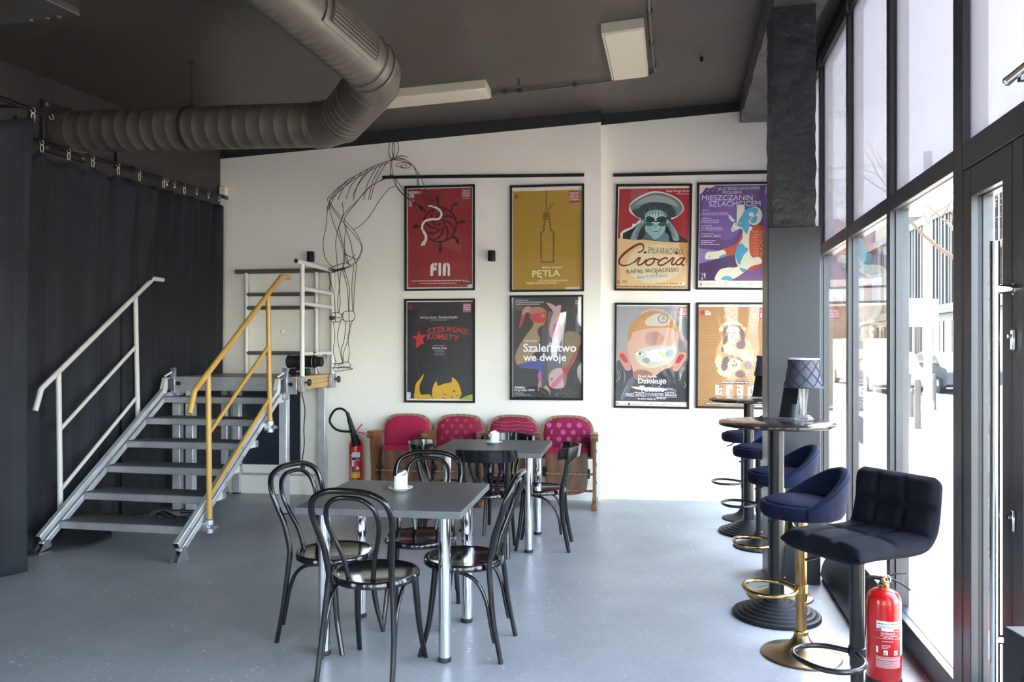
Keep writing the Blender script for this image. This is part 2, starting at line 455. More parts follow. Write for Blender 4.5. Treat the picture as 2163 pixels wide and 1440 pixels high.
# door bay: transom and upper pane, then two leaves
DY0, DY1 = 1.565, 3.234
mb = MB()
mb.bx(0, .03, DY0 - .065, DY0, 0, ZTOP, FRAME, .003); mb.bx(.045, .10, DY0 - .06, DY0, 0, ZTOP, FRAME)
for (z0, z1) in ((2.236, ZT1), (ZTOP, ZTOP + .09)):
    mb.bx(0.001, .03, DY0, DY1, z0, z1, FRAME, .003); mb.bx(.045, .10, DY0, DY1, z0 + .003, z1, FRAME); mb.bx(.029, .046, DY0, DY1, z0 + .006, z1, GASKET)
mb.bx(.002, .10, DY0 - .065, DY1, ZTOP + .09, 4.16, BAND)
o6 = struct(mb.build('window_6', loc=W0, rotz=WA), 'upper window pane over the glass door')
g = MB(); g.bx(.034, .04, DY0 - .01, DY1 + .01, ZT1 - .01, ZTOP + .01, FILM); g.build('upper_pane', o6)
def leaf(n, y0, y1, st):
    mb = MB()
    for a, b in ((y0, y0 + st), (y1 - st, y1)):
        mb.bx(.002, .03, a, b, .012, 2.23, FRAME, .003); mb.bx(.045, .085, a, b, .012, 2.23, FRAME, .003); mb.bx(.029, .046, a + .006, b - .006, .015, 2.225, GASKET)
    for a, b in ((.012, .20), (2.115, 2.23)):
        mb.bx(.0025, .03, y0 + st, y1 - st, a, b, FRAME, .003); mb.bx(.045, .085, y0 + st, y1 - st, a, b, FRAME); mb.bx(.029, .046, y0 + st, y1 - st, a + .005, b - .005, GASKET)
    d = struct(mb.build('door_%d' % n, loc=W0, rotz=WA), 'dark-framed glass door leaf')
    g = MB(); g.bx(.034, .04, y0 + st - .01, y1 - st + .01, .19, 2.12, GLASS); g.build('pane', d)
    return d
leaf(1, 2.757, 3.226, .082)
d2 = leaf(2, 1.575, 2.751, .085)
mb = MB()
hy = 2.728
mb.cyl((-.062, hy, .34), (-.062, hy, 1.885), .0155, CHROME)
for z in (1.72, .52):
    mb.cyl((-.062, hy, z), (.002, hy, z), .0165, CHROME); mb.cyl((-.006, hy, z), (.003, hy, z), .019, CHROME)
mb.build('door_handle', d2)
for z in (1.547, .927):
    mb = MB(); mb.box((-.003, hy + .006, z), (.012, .026, .075), CHROME, None, .005); mb.cyl((-.02, hy + .006, z + .012), (0, hy + .006, z + .012), .007, CHROME)
    mb.build('lock_plate', d2)
mb = MB(); mb.cyl((-.055, 1.9, 2.405), (-.055, 2.63, 2.405), .015, CHROME); mb.cyl((-.055, 2.625, 2.405), (-.055, 2.637, 2.405), .017, CHROME)
for y in (1.95, 2.55): mb.box((-.026, y, 2.385), (.06, .025, .02), CHROME); mb.box((-.004, y, 2.35), (.012, .025, .09), CHROME)
tag(mb.build('curtain_rod', loc=W0, rotz=WA), 'short chrome tube fixed above the glass door', 'rod')

# ------------------------------------------------------------------ column and beam by the windows
cp = V((1.656, 5.056, 0))
def jag(mb, x0, x1, y0, y1, z0, z1, m, step=.035, amp=.006):
    """box with gridded, slightly lumpy faces"""
    rnd = random.Random(3); b = bmesh.new(); bmesh.ops.create_cube(b, size=1)
    for v in b.verts: v.co = V(((x0 + x1) / 2 + v.co.x * (x1 - x0), (y0 + y1) / 2 + v.co.y * (y1 - y0), (z0 + z1) / 2 + v.co.z * (z1 - z0)))
    for ax in range(3):
        lo, hi = ((x0, x1), (y0, y1), (z0, z1))[ax]; k = max(1, int((hi - lo) / step / (1 if ax < 2 else 1.2))); no = V([1 if i == ax else 0 for i in range(3)])
        for i in range(1, k):
            co = V((0, 0, 0)); co[ax] = lo + (hi - lo) * i / k
            bmesh.ops.bisect_plane(b, geom=b.verts[:] + b.edges[:] + b.faces[:], plane_co=co, plane_no=no)
    for v in b.verts: v.co += V((rnd.uniform(-amp, amp), rnd.uniform(-amp, amp), 0))
    mb.bm(b, m)
mb = MB(); jag(mb, .03, .297, .02, .31, 2.25, 3.74, ROUGH)
col_ = struct(mb.build('column', loc=cp, rotz=WA), 'rough black concrete column by the windows')
mb = MB(); mb.bx(0, .322, 0, .33, 0, 2.298, CLAD, .004); mb.build('cladding', col_)
mb = MB(); jag(mb, .03, .36, -9.5, 2.83, 3.73, 4.25, mat('rough_grey_concrete', (.115, .105, .098), .6, noise=(5, .3), bump=(14, .7)), .13, .008)
struct(mb.build('beam', loc=cp, rotz=WA), 'rough concrete beam over the column')
# black socket box low on the column's front
mb = MB(); mb.box((.19, -.02, .375), (.11, .04, .15), BLACKM, None, .006); mb.tube([(.17 + .022 * math.cos(a), -.043, .40 + .022 * math.sin(a)) for a in [i * PI / 8 for i in range(17)]], .006, CHROME, 8)
mb.cyl((.175, -.045, .38), (.18, -.045, .33), .006, CHROME)
tag(mb.build('key_box', loc=cp, rotz=WA), 'small black box with a chrome ring low on the grey column', 'box')

# ------------------------------------------------------------------ ceiling fittings
LAMPW = mat('cream_lamp_diffuser', (.60, .55, .44), .45)
LAMPB = mat('cream_lamp_housing', (.52, .49, .41), .4)
def ceiling_lamp(p_mid, L, Wd, ang, label, tilt):
    x, y = p_mid; z = ceil_z(x, y)
    t = thing('ceiling_lamp', label, 'ceiling light', (x, y, z), ang, 'cream ceiling light boxes')
    t.rotation_euler = (0, -math.atan(.051) if tilt else 0, ang)
    mb = MB(); mb.bx(-L / 2, L / 2, -Wd / 2, Wd / 2, -.075, 0.004, LAMPB, .004); mb.build('housing', t)
    mb = MB(); mb.bx(-L / 2 + .02, L / 2 - .02, -Wd / 2 + .012, Wd / 2 - .012, -.083, -.07, LAMPW, .003); mb.build('diffuser', t)
    return t
ceiling_lamp((-.84, 6.94), 1.28, .27, rad(-8.5), 'long cream ceiling light half hidden behind the round duct', True)
t = ceiling_lamp((.90, 6.16), .31, 1.02, rad(-11.6), 'cream ceiling light box in the middle of the ceiling, pointing at the window column', True)
# conduits along the ceiling
def on_ceil(u, v, d=.02):
    Y = 6.0
    for _ in range(30):
        p = at(u, v, Y); Y = (ceil_z(p.x, p.y) - d - CAMH) * F / (HY - v)
    return at(u, v, Y)
def conduit(pxs, label, clips):
    mb = MB(); P = [on_ceil(*p) for p in pxs]
    mb.tube(P, .011, mat('grey_conduit', (.10, .09, .085), .45), 8)
    for c in clips:
        q = on_ceil(*c); mb.box(q + V((0, 0, .004)), (.035, .035, .034), mat('conduit_clip', (.04, .036, .034), .5), (0, 0, WA), .004)
    tag(mb.build('conduit'), label, 'conduit')
conduit([(1037, 200), (1060, 197), (1170, 187), (1291, 171)], 'thin grey conduit joining the two ceiling lights', [(1066, 196), (1098, 193), (1215, 181)])
conduit([(1367, -20), (1371, 15), (1374, 60), (1378, 110), (1381, 140), (1383, 150), (1379, 152), (1371, 158)], 'grey conduit running along the ceiling beside the square light box', [(1372, 26), (1376, 92), (1382, 139)])
q = on_ceil(1482, 121, 0)
mb = MB(); mb.cyl(q, q - V((0, 0, .035)), .012, BLACKM); mb.cyl(q - V((0, 0, .035)), q - V((0, 0, .24)), .0012, mat('thread', (.25, .23, .2), .6), seg=6)
tag(mb.build('ceiling_hook'), 'small black ceiling hook with a hanging thread near the column', 'hook')
q = on_ceil(1095, 166, 0)
mb = MB(); mb.cyl(q, q - V((0, 0, .03)), .006, BLACKM); mb.tube([q - V((0, 0, .03)) + V((.012 * math.sin(a), 0, .012 * math.cos(a) - .012)) for a in [i * .6 for i in range(9)]], .003, BLACKM, 6)
tag(mb.build('ceiling_hook'), 'tiny black ceiling hook above the thin conduit', 'hook')
# dark flush panel in the far left corner of the ceiling
pa, pb, pc_ = on_ceil(168, 19, 0), on_ceil(0, 41, 0), on_ceil(128, 0, 0)
mb = MB(); d1 = (pb - pa).normalized(); d2_ = (pc_ - pa).normalized()
P = [pa, pa + d1 * 1.6, pa + d1 * 1.6 + d2_ * 1.2, pa + d2_ * 1.2]
mb.add([p + V((0, 0, .01)) for p in P] + [p - V((0, 0, .04)) for p in P], [[0, 1, 2, 3], [7, 6, 5, 4]] + [[i, i + 4, (i + 1) % 4 + 4, (i + 1) % 4] for i in range(4)], mat('dark_panel', (.062, .056, .05), .6), False)
pn = mb.build('ceiling_panel'); tag(pn, 'dark panel with a pale metal edge at the ceiling corner over the curtain', 'panel')
mb = MB(); mb.bar(P[0] - V((0, 0, .04)), P[3] - V((0, 0, .04)), .008, .008, mat('pale_edge', (.17, .15, .13), .4)); mb.build('edge_strip', pn)
for k in (.12, .2, .32):
    mb = MB(); b0 = pa + d1 * k + d2_ * .03 - V((0, 0, .045)); mb.lathe([(0, -.012), (.012, -.01), (.014, 0)], mat('dull_bolt', (.12, .11, .10), .4), b0, 10); mb.build('bolt', pn)
# ------------------------------------------------------------------ round ventilation duct
DUCT = mat('dark_duct_paint', (.115, .099, .080), .42, .2, noise=(5, .12))
DUCTK = mat('duct_seam', (.03, .028, .026), .5, .2)
t = thing('ventilation_duct', 'large dark spiral ventilation duct bending under the ceiling', 'duct', (0, 0, 0))
DR, DZ = .160, 3.15
A0, A1 = V((-3.74, 6.345, 3.267)), V((-1.375, 5.72, DZ))
C0, C1 = V((-.855, 4.75, 3.227)), V((-1.748, 2.85, 3.607))
def ribbed(p0, p1, step, mb, r=DR, amp=.0018, w=.006):
    d = p1 - p0; L = d.length; d.normalize(); pts, rs = [p0], [r]; s = step * .5
    while s < L - .03:
        for ds, dr in ((-w, 0), (-w * .4, amp), (w * .4, amp), (w, 0)):
            pts.append(p0 + d * (s + ds)); rs.append(r + dr)
        s += step
    pts.append(p1); rs.append(r); mb.tube(pts, rs, DUCT, 40)
def collar(mb, p, d, r=DR, w=.02, m=DUCT, amp=.010):
    d = V(d).normalized(); mb.tube([p - d * w, p - d * w * .9, p + d * w * .9, p + d * w], [r, r + amp, r + amp, r], m, 40)
mb = MB(); ribbed(A0, A1 - (A1 - A0).normalized() * .05, .115, mb); mb.build('duct_pipe', t)
mb = MB(); ribbed(C0, C1, .055, mb, amp=.0011, w=.005); mb.build('duct_pipe', t)
d0 = (A1 - A0).normalized(); d1 = (C1 - C0).normalized()
Nn, Mm, Bc = V((-1.215, 5.58, 3.15)), V((-1.03, 5.28, 3.20)), at(806, 168, 4.98)
bez = lambda t: Mm * (1 - t) ** 2 + Bc * 2 * t * (1 - t) + C0 * t * t
dm = (Mm - Nn).normalized(); gore = [bez(k / 4) for k in range(1, 4)]
mb = MB()
mb.tube([A1 - d0 * .06, A1, Nn, Mm] + gore + [C0 + d1 * .06], [DR + .004] * 8, DUCT, 40)
for k in (.2, .38, .56, .74): collar(mb, Nn.lerp(Mm, k), dm, DR + .003, .012, DUCT, .003)
mb.build('elbow', t, 20)
for p, d in ((A1 - d0 * .06, d0), (A1, d0 + dm * .4), (Nn, d0 * .4 + dm), (Mm, dm), (gore[1], gore[2] - gore[0]), (C0 - d1 * .01, d1 * 2 + C0 - gore[2]), (C0 + d1 * .06, d1)):
    mb = MB(); collar(mb, p, d, DR + .002, .008, DUCT, .006); mb.build('seam_ring', t)
mb = MB(); pb = at(395, 265, 5.95); pb = A0 + d0 * ((pb - A0).dot(d0)); collar(mb, pb, d0, DR + .003, .017, DUCTK, .008)
mb.cyl(pb + V((0, 0, DR)), V((pb.x, pb.y, ceil_z(pb.x, pb.y))), .006, DUCTK); mb.box(V((pb.x, pb.y, ceil_z(pb.x, pb.y) - .01)), (.05, .05, .025), DUCTK)
mb.build('hanger', t)
mb = MB(); ph = C0 + d1 * .08; mb.box(ph + V((DR * .75, 0, DR * .72)), (.05, .03, .02), DUCT, (0, rad(40), 0), .004); mb.build('hanger', t)
mb = MB(); fw = A0 + d0 * .12
Rz = Matrix.Rotation(math.atan2(d0.y, d0.x), 3, 'Z'); mb.box(fw, (.03, .42, .40), DUCTK, Rz, .004)
for sy in (-1, 1):
    for sz in (-1, 1): mb.box(fw + Rz @ V((.02, sy * .18, sz * .17)), (.012, .02, .02), mat('pale_bolt', (.3, .28, .26), .4))
mb.tube([fw, fw + d0 * .16], DR + .01, DUCT, 40)
mb.build('wall_flange', t)
# slotted outlet grille let into the side of the near run
gd = d1; gp = C0 + d1 * .17; side = V((-gd.y, gd.x, 0)).normalized(); side = side if side.x > 0 else -side
mb = MB(); gl = .44
for rr, a0, a1, m, s0, s1 in ((DR + .012, -.62, .50, DUCT, -.03, gl + .03), (DR + .014, -.46, .36, DUCTK, .0, gl)):
    P = [[gp + gd * s + (side * math.cos(a) + V((0, 0, 1)) * math.sin(a)) * rr for a in [a0 + (a1 - a0) * k / 10 for k in range(11)]] for s in (s0, s1)]
    mb.grid(P, m)
for k in range(7):
    a = -.40 + .70 * k / 6
    c = gp + (side * math.cos(a) + V((0, 0, 1)) * math.sin(a)) * (DR + .018)
    mb.bar(c + gd * .02, c + gd * (gl - .02), .012, .007, DUCT, up=(side * math.cos(a) + V((0, 0, 1)) * math.sin(a)))
mb.build('outlet_grille', t, fix=False)

# ------------------------------------------------------------------ curtains
CURT = mat('black_curtain_cloth', (.0115, .0125, .018), .85, sheen=.08, noise=(3, .25), bump=(6, .25))
CURT3 = mat('shaded_black_curtain_cloth', (.008, .009, .013), .9, sheen=.06, noise=(3, .25), bump=(6, .25))  # a distinct black, with the corner's weaker light put into the colour
CLIPM = mat('pale_curtain_clip', (.62, .56, .42), .35, .3)
def wall_off(Y, off): return V((lx(Y) + off, Y, 0))
def curtain(name, pts, ztop, label, nfold, amp, clips, seed, zlow=.0, sag=.05, spread=.0, dark=CURT, lean=None, back=0):
    """cloth hung from clip points along a line; folds deepen downwards and the hem is ragged"""
    rnd = random.Random(seed); L = (pts[1] - pts[0]).length; d = (pts[1] - pts[0]).normalized(); nrm = V((-d.y, d.x, 0)); nrm = nrm if nrm.x > 0 else -nrm
    nu, nv = 150, 36; ph = [rnd.uniform(0, 6.28) for _ in range(4)]; am = [rnd.uniform(.6, 1.3) for _ in range(24)]
    P = []
    cl = sorted(clips)
    for i in range(nu + 1):
        s = i / nu; row = []
        # sag between neighbouring clips
        lo = max([c for c in cl if c <= s], default=0); hi = min([c for c in cl if c >= s], default=1)
        w = (s - lo) / (hi - lo) if hi > lo else 0
        sg = sag * math.sin(PI * w) * min(1, (hi - lo) * L / .35)
        for j in range(nv + 1):
            q = j / nv; z = (ztop - sg) * (1 - q) + zlow * q
            k = 1.0 - .5 * q
            f = math.sin(s * nfold * 2 * PI + ph[0] + .6 * math.sin(q * 2 + ph[1])) * am[int(s * 20)] + .45 * math.sin(s * nfold * 3.7 * PI + ph[2] + q) + .25 * math.sin(s * nfold * 9 + 3 * q + ph[3])
            bulge = (1 - q) ** 6 * .05 * math.sin(PI * w)
            pt = pts[0] + d * (L * s) + nrm * (amp * f * k + bulge - back * min(1, q * 2.5))
            if lean: pt += d * lean(s, q)
            pt.z = z + (.012 * math.sin(s * 23 + ph[0]) if j == nv else 0)
            row.append(pt)
        P.append(row)
    mb = MB(); mb.grid(P, dark); o = mb.build(name, fix=False)
    md = o.modifiers.new('thickness', 'SOLIDIFY'); md.thickness = .006; md.offset = 0
    return tag(o, label, 'curtain', 'black stage curtains')
RZ1, RZ2 = 3.167, 3.10
r1 = lambda Y: wall_off(Y, .55)
r2 = lambda Y: wall_off(Y, .11)
def yrail(u, off): return (5.23 - off) / (.26 - (u - CX) / F)      # distance of a rail point seen at column u (wall offset off)
c1 = (r1(3.6), r1(5.285))
curtain('stage_curtain', c1, RZ1 - .10, 'black curtain nearest the viewer, hung from the front rail at the left edge', 3.0, .05, [0, .33, .66, .985], 4, .02, .08)
y2a, y2b = 5.55, 7.15
us2 = [85, 142, 193, 247, 292, 343]
cl2 = [(yrail(u, .11) - y2a) / (y2b - y2a) for u in us2]
curtain('stage_curtain', (r2(y2a), r2(y2b)), RZ2 - .10, 'long black pleated curtain behind the stair hung from many pale clips', 5.0, .022, cl2 + [1.0], 11, .015, .09, back=.085,
        lean=lambda s, q: -.28 * max(0, s - .62) / .38 * q ** 1.4 + (.06 * math.sin(q * 3)))
r3 = lambda Y: wall_off(Y, .06)
curtain('stage_curtain', (r3(6.8), r3(8.18)), RZ2 - .10, 'narrow black curtain in the corner beside the white wall', 5.5, .025, [.35, .45, .6, .75, .9, 1], 23, .02, .02, dark=CURT3)
# hem of the long curtain spilling on the floor
mb = MB(); P = []
for i in range(25):
    s = i / 24; row = []; base = r2(5.75 + s * 1.0)
    for j in range(9):
        q = j / 8; w = .30 * math.sin(PI * min(1, s * 1.15 + .05)) + .05
        row.append(base + V((w * q, -.10 * q, .075 * (1 - q) ** 1.5 * (1 + .5 * math.sin(s * 17)) + .012 + .018 * math.sin(s * 21 + q * 5) * (1 - q * .6) + .01)))
    P.append(row)
hemP = P
mb.grid(P, CURT); o = mb.build('hem_on_floor', fix=False); md = o.modifiers.new('thickness', 'SOLIDIFY'); md.thickness = .006; md.offset = 0
o.parent = [x for x in COL.objects if x.get('label', '').startswith('long black pleated')][0]
# rails on the wall
RAIL = mat('black_rail', (.012, .012, .013), .4)
mb = MB()
for z in (RZ1, RZ1 - .022): mb.bar(r1(3.6) + V((0, 0, z)), r1(5.44) + V((0, 0, z)), .02, .012, RAIL)
rl = tag(mb.build('curtain_rail'), 'black front curtain rail ending beside the duct', 'rail')
mb = MB(); e = r1(5.34) + V((0, 0, RZ1)); mb.bar(V((wl(5.34), 5.34, RZ1 + .004)), e + V((.02, 0, .004)), .02, .016, RAIL); mb.build('rail_bracket', rl)
mb = MB(); mb.bar(V((e.x, e.y, RZ1)), V((e.x, e.y, RZ1 - .15)), .012, .02, RAIL, up=(1, 0, 0)); mb.cyl((e.x - .02, e.y, RZ1 - .152), (e.x + .02, e.y, RZ1 - .152), .005, CLIPM, seg=8); mb.build('hanging_bar', rl)
mb = MB()
for z in (RZ2, RZ2 - .022): mb.bar(r2(5.3) + V((0, 0, z)), r2(8.2) + V((0, 0, z)), .02, .012, RAIL)
rl = tag(mb.build('curtain_rail'), 'long black rear curtain rail running into the corner', 'rail')
for u in (278, 80):
    Y = yrail(u, .11); mb = MB(); e = r2(Y) + V((0, 0, RZ2)); w_ = V((wl(Y) - .01, Y, RZ2)); mb.bar(w_, e + V((.02, .0, 0)), .02, .02, RAIL); mb.bar(V((wl(Y) + .012, Y, RZ2 - .01)), V((wl(Y) + .012, Y, RZ2 + .17)), .012, .03, RAIL, up=(1, 0, 0)); mb.build('rail_bracket', rl)
# clips
def make_clip(kind):
    mb = MB()
    ring = [(0, .018 * math.sin(a), -.012 + .018 * math.cos(a)) for a in [i * PI / 6 for i in range(10)]]
    mb.tube(ring, .0028, CLIPM, 6)
    if kind == 'grip':
        mb.tube([(0, -.005, -.028), (0, -.014, -.045), (0, -.012, -.07), (0, -.006, -.088)], .0042, CLIPM, 6)
        mb.tube([(0, .005, -.028), (0, .015, -.045), (0, .012, -.07), (0, .006, -.088)], .0042, CLIPM, 6)
        mb.cyl((0, -.006, -.03), (0, .006, -.03), .006, CLIPM, seg=8)
    elif kind == 'bead':
        mb.cyl((0, 0, -.03), (0, 0, -.042), .002, CLIPM, seg=6); mb.lathe([(.002, 0), (.008, -.004), (.009, -.012), (.008, -.022), (.002, -.026)], CLIPM, (0, 0, -.040), 10)
    o = mb.build('curtain_clip'); return o
first = {}
def put_clip(u, off, z, kind, label):
    Y = yrail(u, off); p = wall_off(Y, off + .012); p.z = z - .012
    if kind not in first: first[kind] = o = make_clip(kind)
    else: o = first[kind].copy(); COL.objects.link(o)
    o.location = p; o.rotation_euler.z = LA
    tag(o, label, 'clip', 'pale clips on the curtain rails')
put_clip(66, .55, RZ1, 'grip', 'pale curtain clip at the near curtain\'s far top corner')
put_clip(105, .55, RZ1, 'hook', 'empty pale ring hook at the end of the front curtain rail')
ords = ['first', 'second', 'third', 'fourth', 'fifth', 'sixth']
for k, u in enumerate(us2):
    put_clip(u, .11, RZ2, 'grip', '%s pale grip clip from the viewer\'s end on the long rear rail' % ords[k])
put_clip(387, .11, RZ2, 'grip', 'seventh pale grip clip on the rear rail, alone among bead hooks')
for u, lb in ((350, 'bead hook hanging right beside the sixth grip clip'), (366, 'bead hook between the two farthest grip clips'), (413, 'first bead hook past the last grip clip'), (438, 'bead hook over the corner curtain, middle of three'), (460, 'bead hook nearest the white wall sensor')):
    put_clip(u, .11, RZ2, 'bead', 'small pale ' + lb)
# sensor at the wall corner
q = onback(472, 404, off=.04)
t = thing('motion_sensor', 'cream alarm sensor at the top of the wall corner', 'sensor', q, BA)
mb = MB(); mb.box((0, 0, 0), (.075, .06, .10), mat('cream_plastic', (.80, .76, .60), .4), None, .008); mb.box((0, -.031, .005), (.045, .003, .004), mat('cream_slot', (.3, .28, .2), .5)); mb.build('housing', t)
mb = MB(); mb.lathe([(.0, -.022), (.02, -.018), (.028, 0)], BLACKM, (.005, -.01, -.05), 16); mb.build('lens', t)
# ------------------------------------------------------------------ stage platform
SA = rad(-8)
SH = 1.25
PLY = mat('stage_plywood', (.30, .22, .16), .5, noise=(3, .2))
OCHRE = mat('anodised_gold_profile', (.50, .33, .12), .4, .3, noise=(5, .1))
KNOB = mat('black_knob', (.010, .010, .011), .35)
GALV = mat('galvanised_bracket', (.42, .42, .47), .42, .85, noise=(14, .15))
st = thing('stage_platform', 'raised aluminium stage platform with a wooden deck beside the white wall', 'stage', (-2.02, 7.10, 0), SA)
DW, DD = 1.05, .985
mb = MB(); mb.bx(-DW, 0, 0, DD, SH - .022, SH, PLY); mb.build('deck', st)
def profile(mb, a, b, m, out):
    """grooved side profile from a to b"""
    a, b, out = V(a), V(b), V(out)
    for z, h, o in ((.012, .024, 0), (.048, .034, -.006), (.092, .036, 0), (.0715, .012, -.014), (.029, .010, -.014), (.116, .012, -.010)):
        mb.bar(a + V((0, 0, -z)) + out * o, b + V((0, 0, -z)) + out * o, .03, h, m)
mb = MB(); profile(mb, (-DW, -.016, SH - .004), (.0, -.016, SH - .004), ALUD, (0, -1, 0)); profile(mb, (-DW, DD + .0, SH - .004), (0, DD + .0, SH - .004), ALUD, (0, 1, 0)); profile(mb, (-DW, 0, SH - .004), (-DW, DD, SH - .004), ALUD, (-1, 0, 0)); mb.build('edge_frame', st)
mb = MB(); profile(mb, (.0, -.03, SH - .004), (.0, DD + .015, SH - .004), OCHRE, (1, 0, 0)); mb.build('side_frame', st)['label'] = 'gold-coloured side profile'
for x, y in ((-.075, .05), (-.06, DD - .05), (-DW + .06, .05), (-DW + .06, DD - .05)):
    mb = MB(); mb.bx(x - .037, x + .037, y - .037, y + .037, .012, SH - .12, ALU, .004); mb.bx(x - .034, x + .034, y - .034, y + .034, 0, .014, RUBBER); mb.build('leg', st)
# second platform behind the curtain
st2 = thing('stage_platform', 'second stage platform, mostly hidden behind the black curtain', 'stage', V((-2.02, 7.10, 0)) + Matrix.Rotation(SA, 3, 'Z') @ V((-DW - .012, 0, 0)), SA)
E2 = .10
mb = MB(); mb.bx(-E2, 0, 0, DD, SH - .022, SH, PLY); mb.build('deck', st2)
mb = MB(); profile(mb, (-E2, -.016, SH - .004), (.0, -.016, SH - .004), ALUD, (0, -1, 0)); mb.build('edge_frame', st2)
for y in (.05, DD - .05):
    mb = MB(); mb.bx(-.097, -.023, y - .037, y + .037, .012, SH - .12, ALU, .004); mb.bx(-.094, -.026, y - .034, y + .034, 0, .014, RUBBER); mb.build('leg', st2)
# corner clamps with black star knobs
def knob_clamp(mb, x, y, m):
    mb.bx(x - .045, x + .045, y - .01, y + .012, SH - .145, SH + .002, m, .003)
for (x, y, sx) in ((.03, .20, 1), (.03, .96, 1)):
    mb = MB(); mb.bx(.016, .052, y - .055, y + .055, SH - .14, SH + .005, GALV, .003); mb.bx(.05, .062, y - .02, y + .02, SH - .135, SH, ALUD)
    mb.cyl((.05, y + .0, SH - .055), (.10, y, SH - .055), .007, KNOB); mb.lathe([(0, 0), (.03, .004), (.036, .014), (.03, .026), (0, .030)], KNOB, (0, 0, 0), 16, Matrix.Translation((.09, y, SH - .055)) @ Matrix.Rotation(PI / 2, 4, 'Y'))
    mb.build('rail_clamp', st)
mb = MB(); mb.bx(-.075, .02, -.062, -.03, SH - .125, SH + .0, GALV, .003)
mb.lathe([(0, 0), (.03, .004), (.036, .014), (.03, .026), (0, .030)], KNOB, (0, 0, 0), 16, Matrix.Translation((-.03, -.06, SH - .04)) @ Matrix.Rotation(PI / 2, 4, 'X')); mb.build('corner_clamp', st)

# guard rails standing on the platform
TR = .0235
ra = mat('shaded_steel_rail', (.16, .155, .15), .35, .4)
gr = thing('guard_rail', 'pale tube guard rail on the right edge of the stage', 'railing', st.location, SA)
for y in (.20, .96):
    mb = MB(); mb.cyl((.034, y, SH + .0), (.034, y, 2.305), TR * .95, STEELP); mb.build('post', gr)
mb = MB(); mb.cyl((.034, .06, 2.315), (.034, 1.0, 2.315), TR, STEELP); mb.cyl((.034, .056, 2.315), (.034, .061, 2.315), TR * .82, KNOB); mb.build('top_rail', gr)
for z in (2.075, 1.935, 1.465):
    mb = MB(); mb.cyl((.034, .20, z), (.034, .96, z), TR * .85, STEELP); mb.build('cross_rail', gr)
gr2 = thing('guard_rail', 'tube guard rail along the back edge of the stage', 'railing', st.location, SA)
for x in (-.90, -.135):
    mb = MB(); mb.cyl((x, .955, SH + .0), (x, .955, 2.30), TR * .95, STEELP); mb.build('post', gr2)
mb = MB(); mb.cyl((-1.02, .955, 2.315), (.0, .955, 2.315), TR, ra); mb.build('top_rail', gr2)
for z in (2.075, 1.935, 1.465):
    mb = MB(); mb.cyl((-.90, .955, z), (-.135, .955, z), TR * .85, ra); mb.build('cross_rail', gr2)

# spotlight lying on the stage corner
SB = V((-2.02, 7.10, 0)); RS = Matrix.Rotation(SA, 3, 'Z')
sp = thing('stage_spotlight', 'black theatre spotlight lying on the stage deck', 'spotlight', SB + RS @ V((-.02, .44, SH)), SA)
mb = MB()
prof = [(0, 0), (.062, 0), (.066, .012), (.06, .02), (.06, .11), (.064, .115), (.064, .16), (.05, .165), (.05, .24), (.056, .25), (.056, .29), (.047, .295), (.047, .34), (.043, .345), (0, .345)]
MX = Matrix.Translation((-.19, 0, .135)) @ Matrix.Rotation(PI / 2, 4, 'Y')
mb.lathe(prof, BLACKM, (0, 0, 0), 24, MX)
for z in range(5): mb.lathe([(.052, .172 + z * .014), (.057, .176 + z * .014), (.052, .18 + z * .014)], BLACKM, (0, 0, 0), 24, MX)
mb.build('barrel', sp)
mb = MB(); mb.bx(-.16, .02, -.05, .05, .012, .07, BLACKM, .008); mb.bar((-.21, 0, .015), (-.06, 0, .085), .05, .014, BLACKM)
mb.bx(-.09, -.045, -.0513, -.049, .034, .048, mat('pale_label', (.35, .35, .37), .5))
for x in (-.14, 0): mb.bx(x - .01, x + .01, -.04, .04, 0, .014, RUBBER)
mb.build('body', sp)
mb = MB(); mb.cyl((.07, -.0, .18), (.07, 0, .225), .006, BLACKM); mb.lathe([(0, 0), (.02, .003), (.02, .012), (0, .018)], BLACKM, (.07, 0, .215), 12); mb.tube([(.07 + 0, .066 * math.cos(a), .135 + .066 * math.sin(a)) for a in [i * PI / 10 for i in range(21)]], .004, mat('steel_ring', (.3, .3, .32), .3, 1), 6); mb.build('focus_knob', sp)
mb = MB(); mb.tube(spline([(.15, 0, .15), (.175, 0, .20), (.19, .02, .19), (.17, .03, .16)]), .004, BLACKM, 6); mb.tube(spline([(.10, .0, .07), (.12, -.02, .04), (.125, -.03, .02)]), .004, BLACKM, 6); mb.build('lever', sp)

# dark board on the back wall under the stage, and a hanging cable with its plug
NAVYB = mat('dark_navy_board', (.010, .014, .026), .5, noise=(2, .2))
mb = MB(); mb.bx(-2.96, -2.22, -.03, -.006, .305, 1.10, NAVYB)
tag(mb.build('dark_board', loc=BL0, rotz=BA), 'dark navy board against the back wall under the stage', 'board')
c0 = SB + RS @ V((-.03, .34, SH - .05))
mb = MB(); mb.tube(spline([c0 + V(p) for p in ((0, 0, 0), (-.004, .02, -.12), (.022, .03, -.27), (.012, .03, -.45), (.016, .03, -.60), (.0, .03, -.73), (.0, .03, -.80))]), .005, BLACKM, 8)
ca = tag(mb.build('power_cable'), 'thin black cable hanging below the stage edge', 'cable')
mb = MB(); mb.lathe([(.006, 0), (.018, -.008), (.022, -.03), (.02, -.05), (0, -.052)], BLACKM, c0 + V((0, .03, -.79)), 14); mb.build('plug', ca)
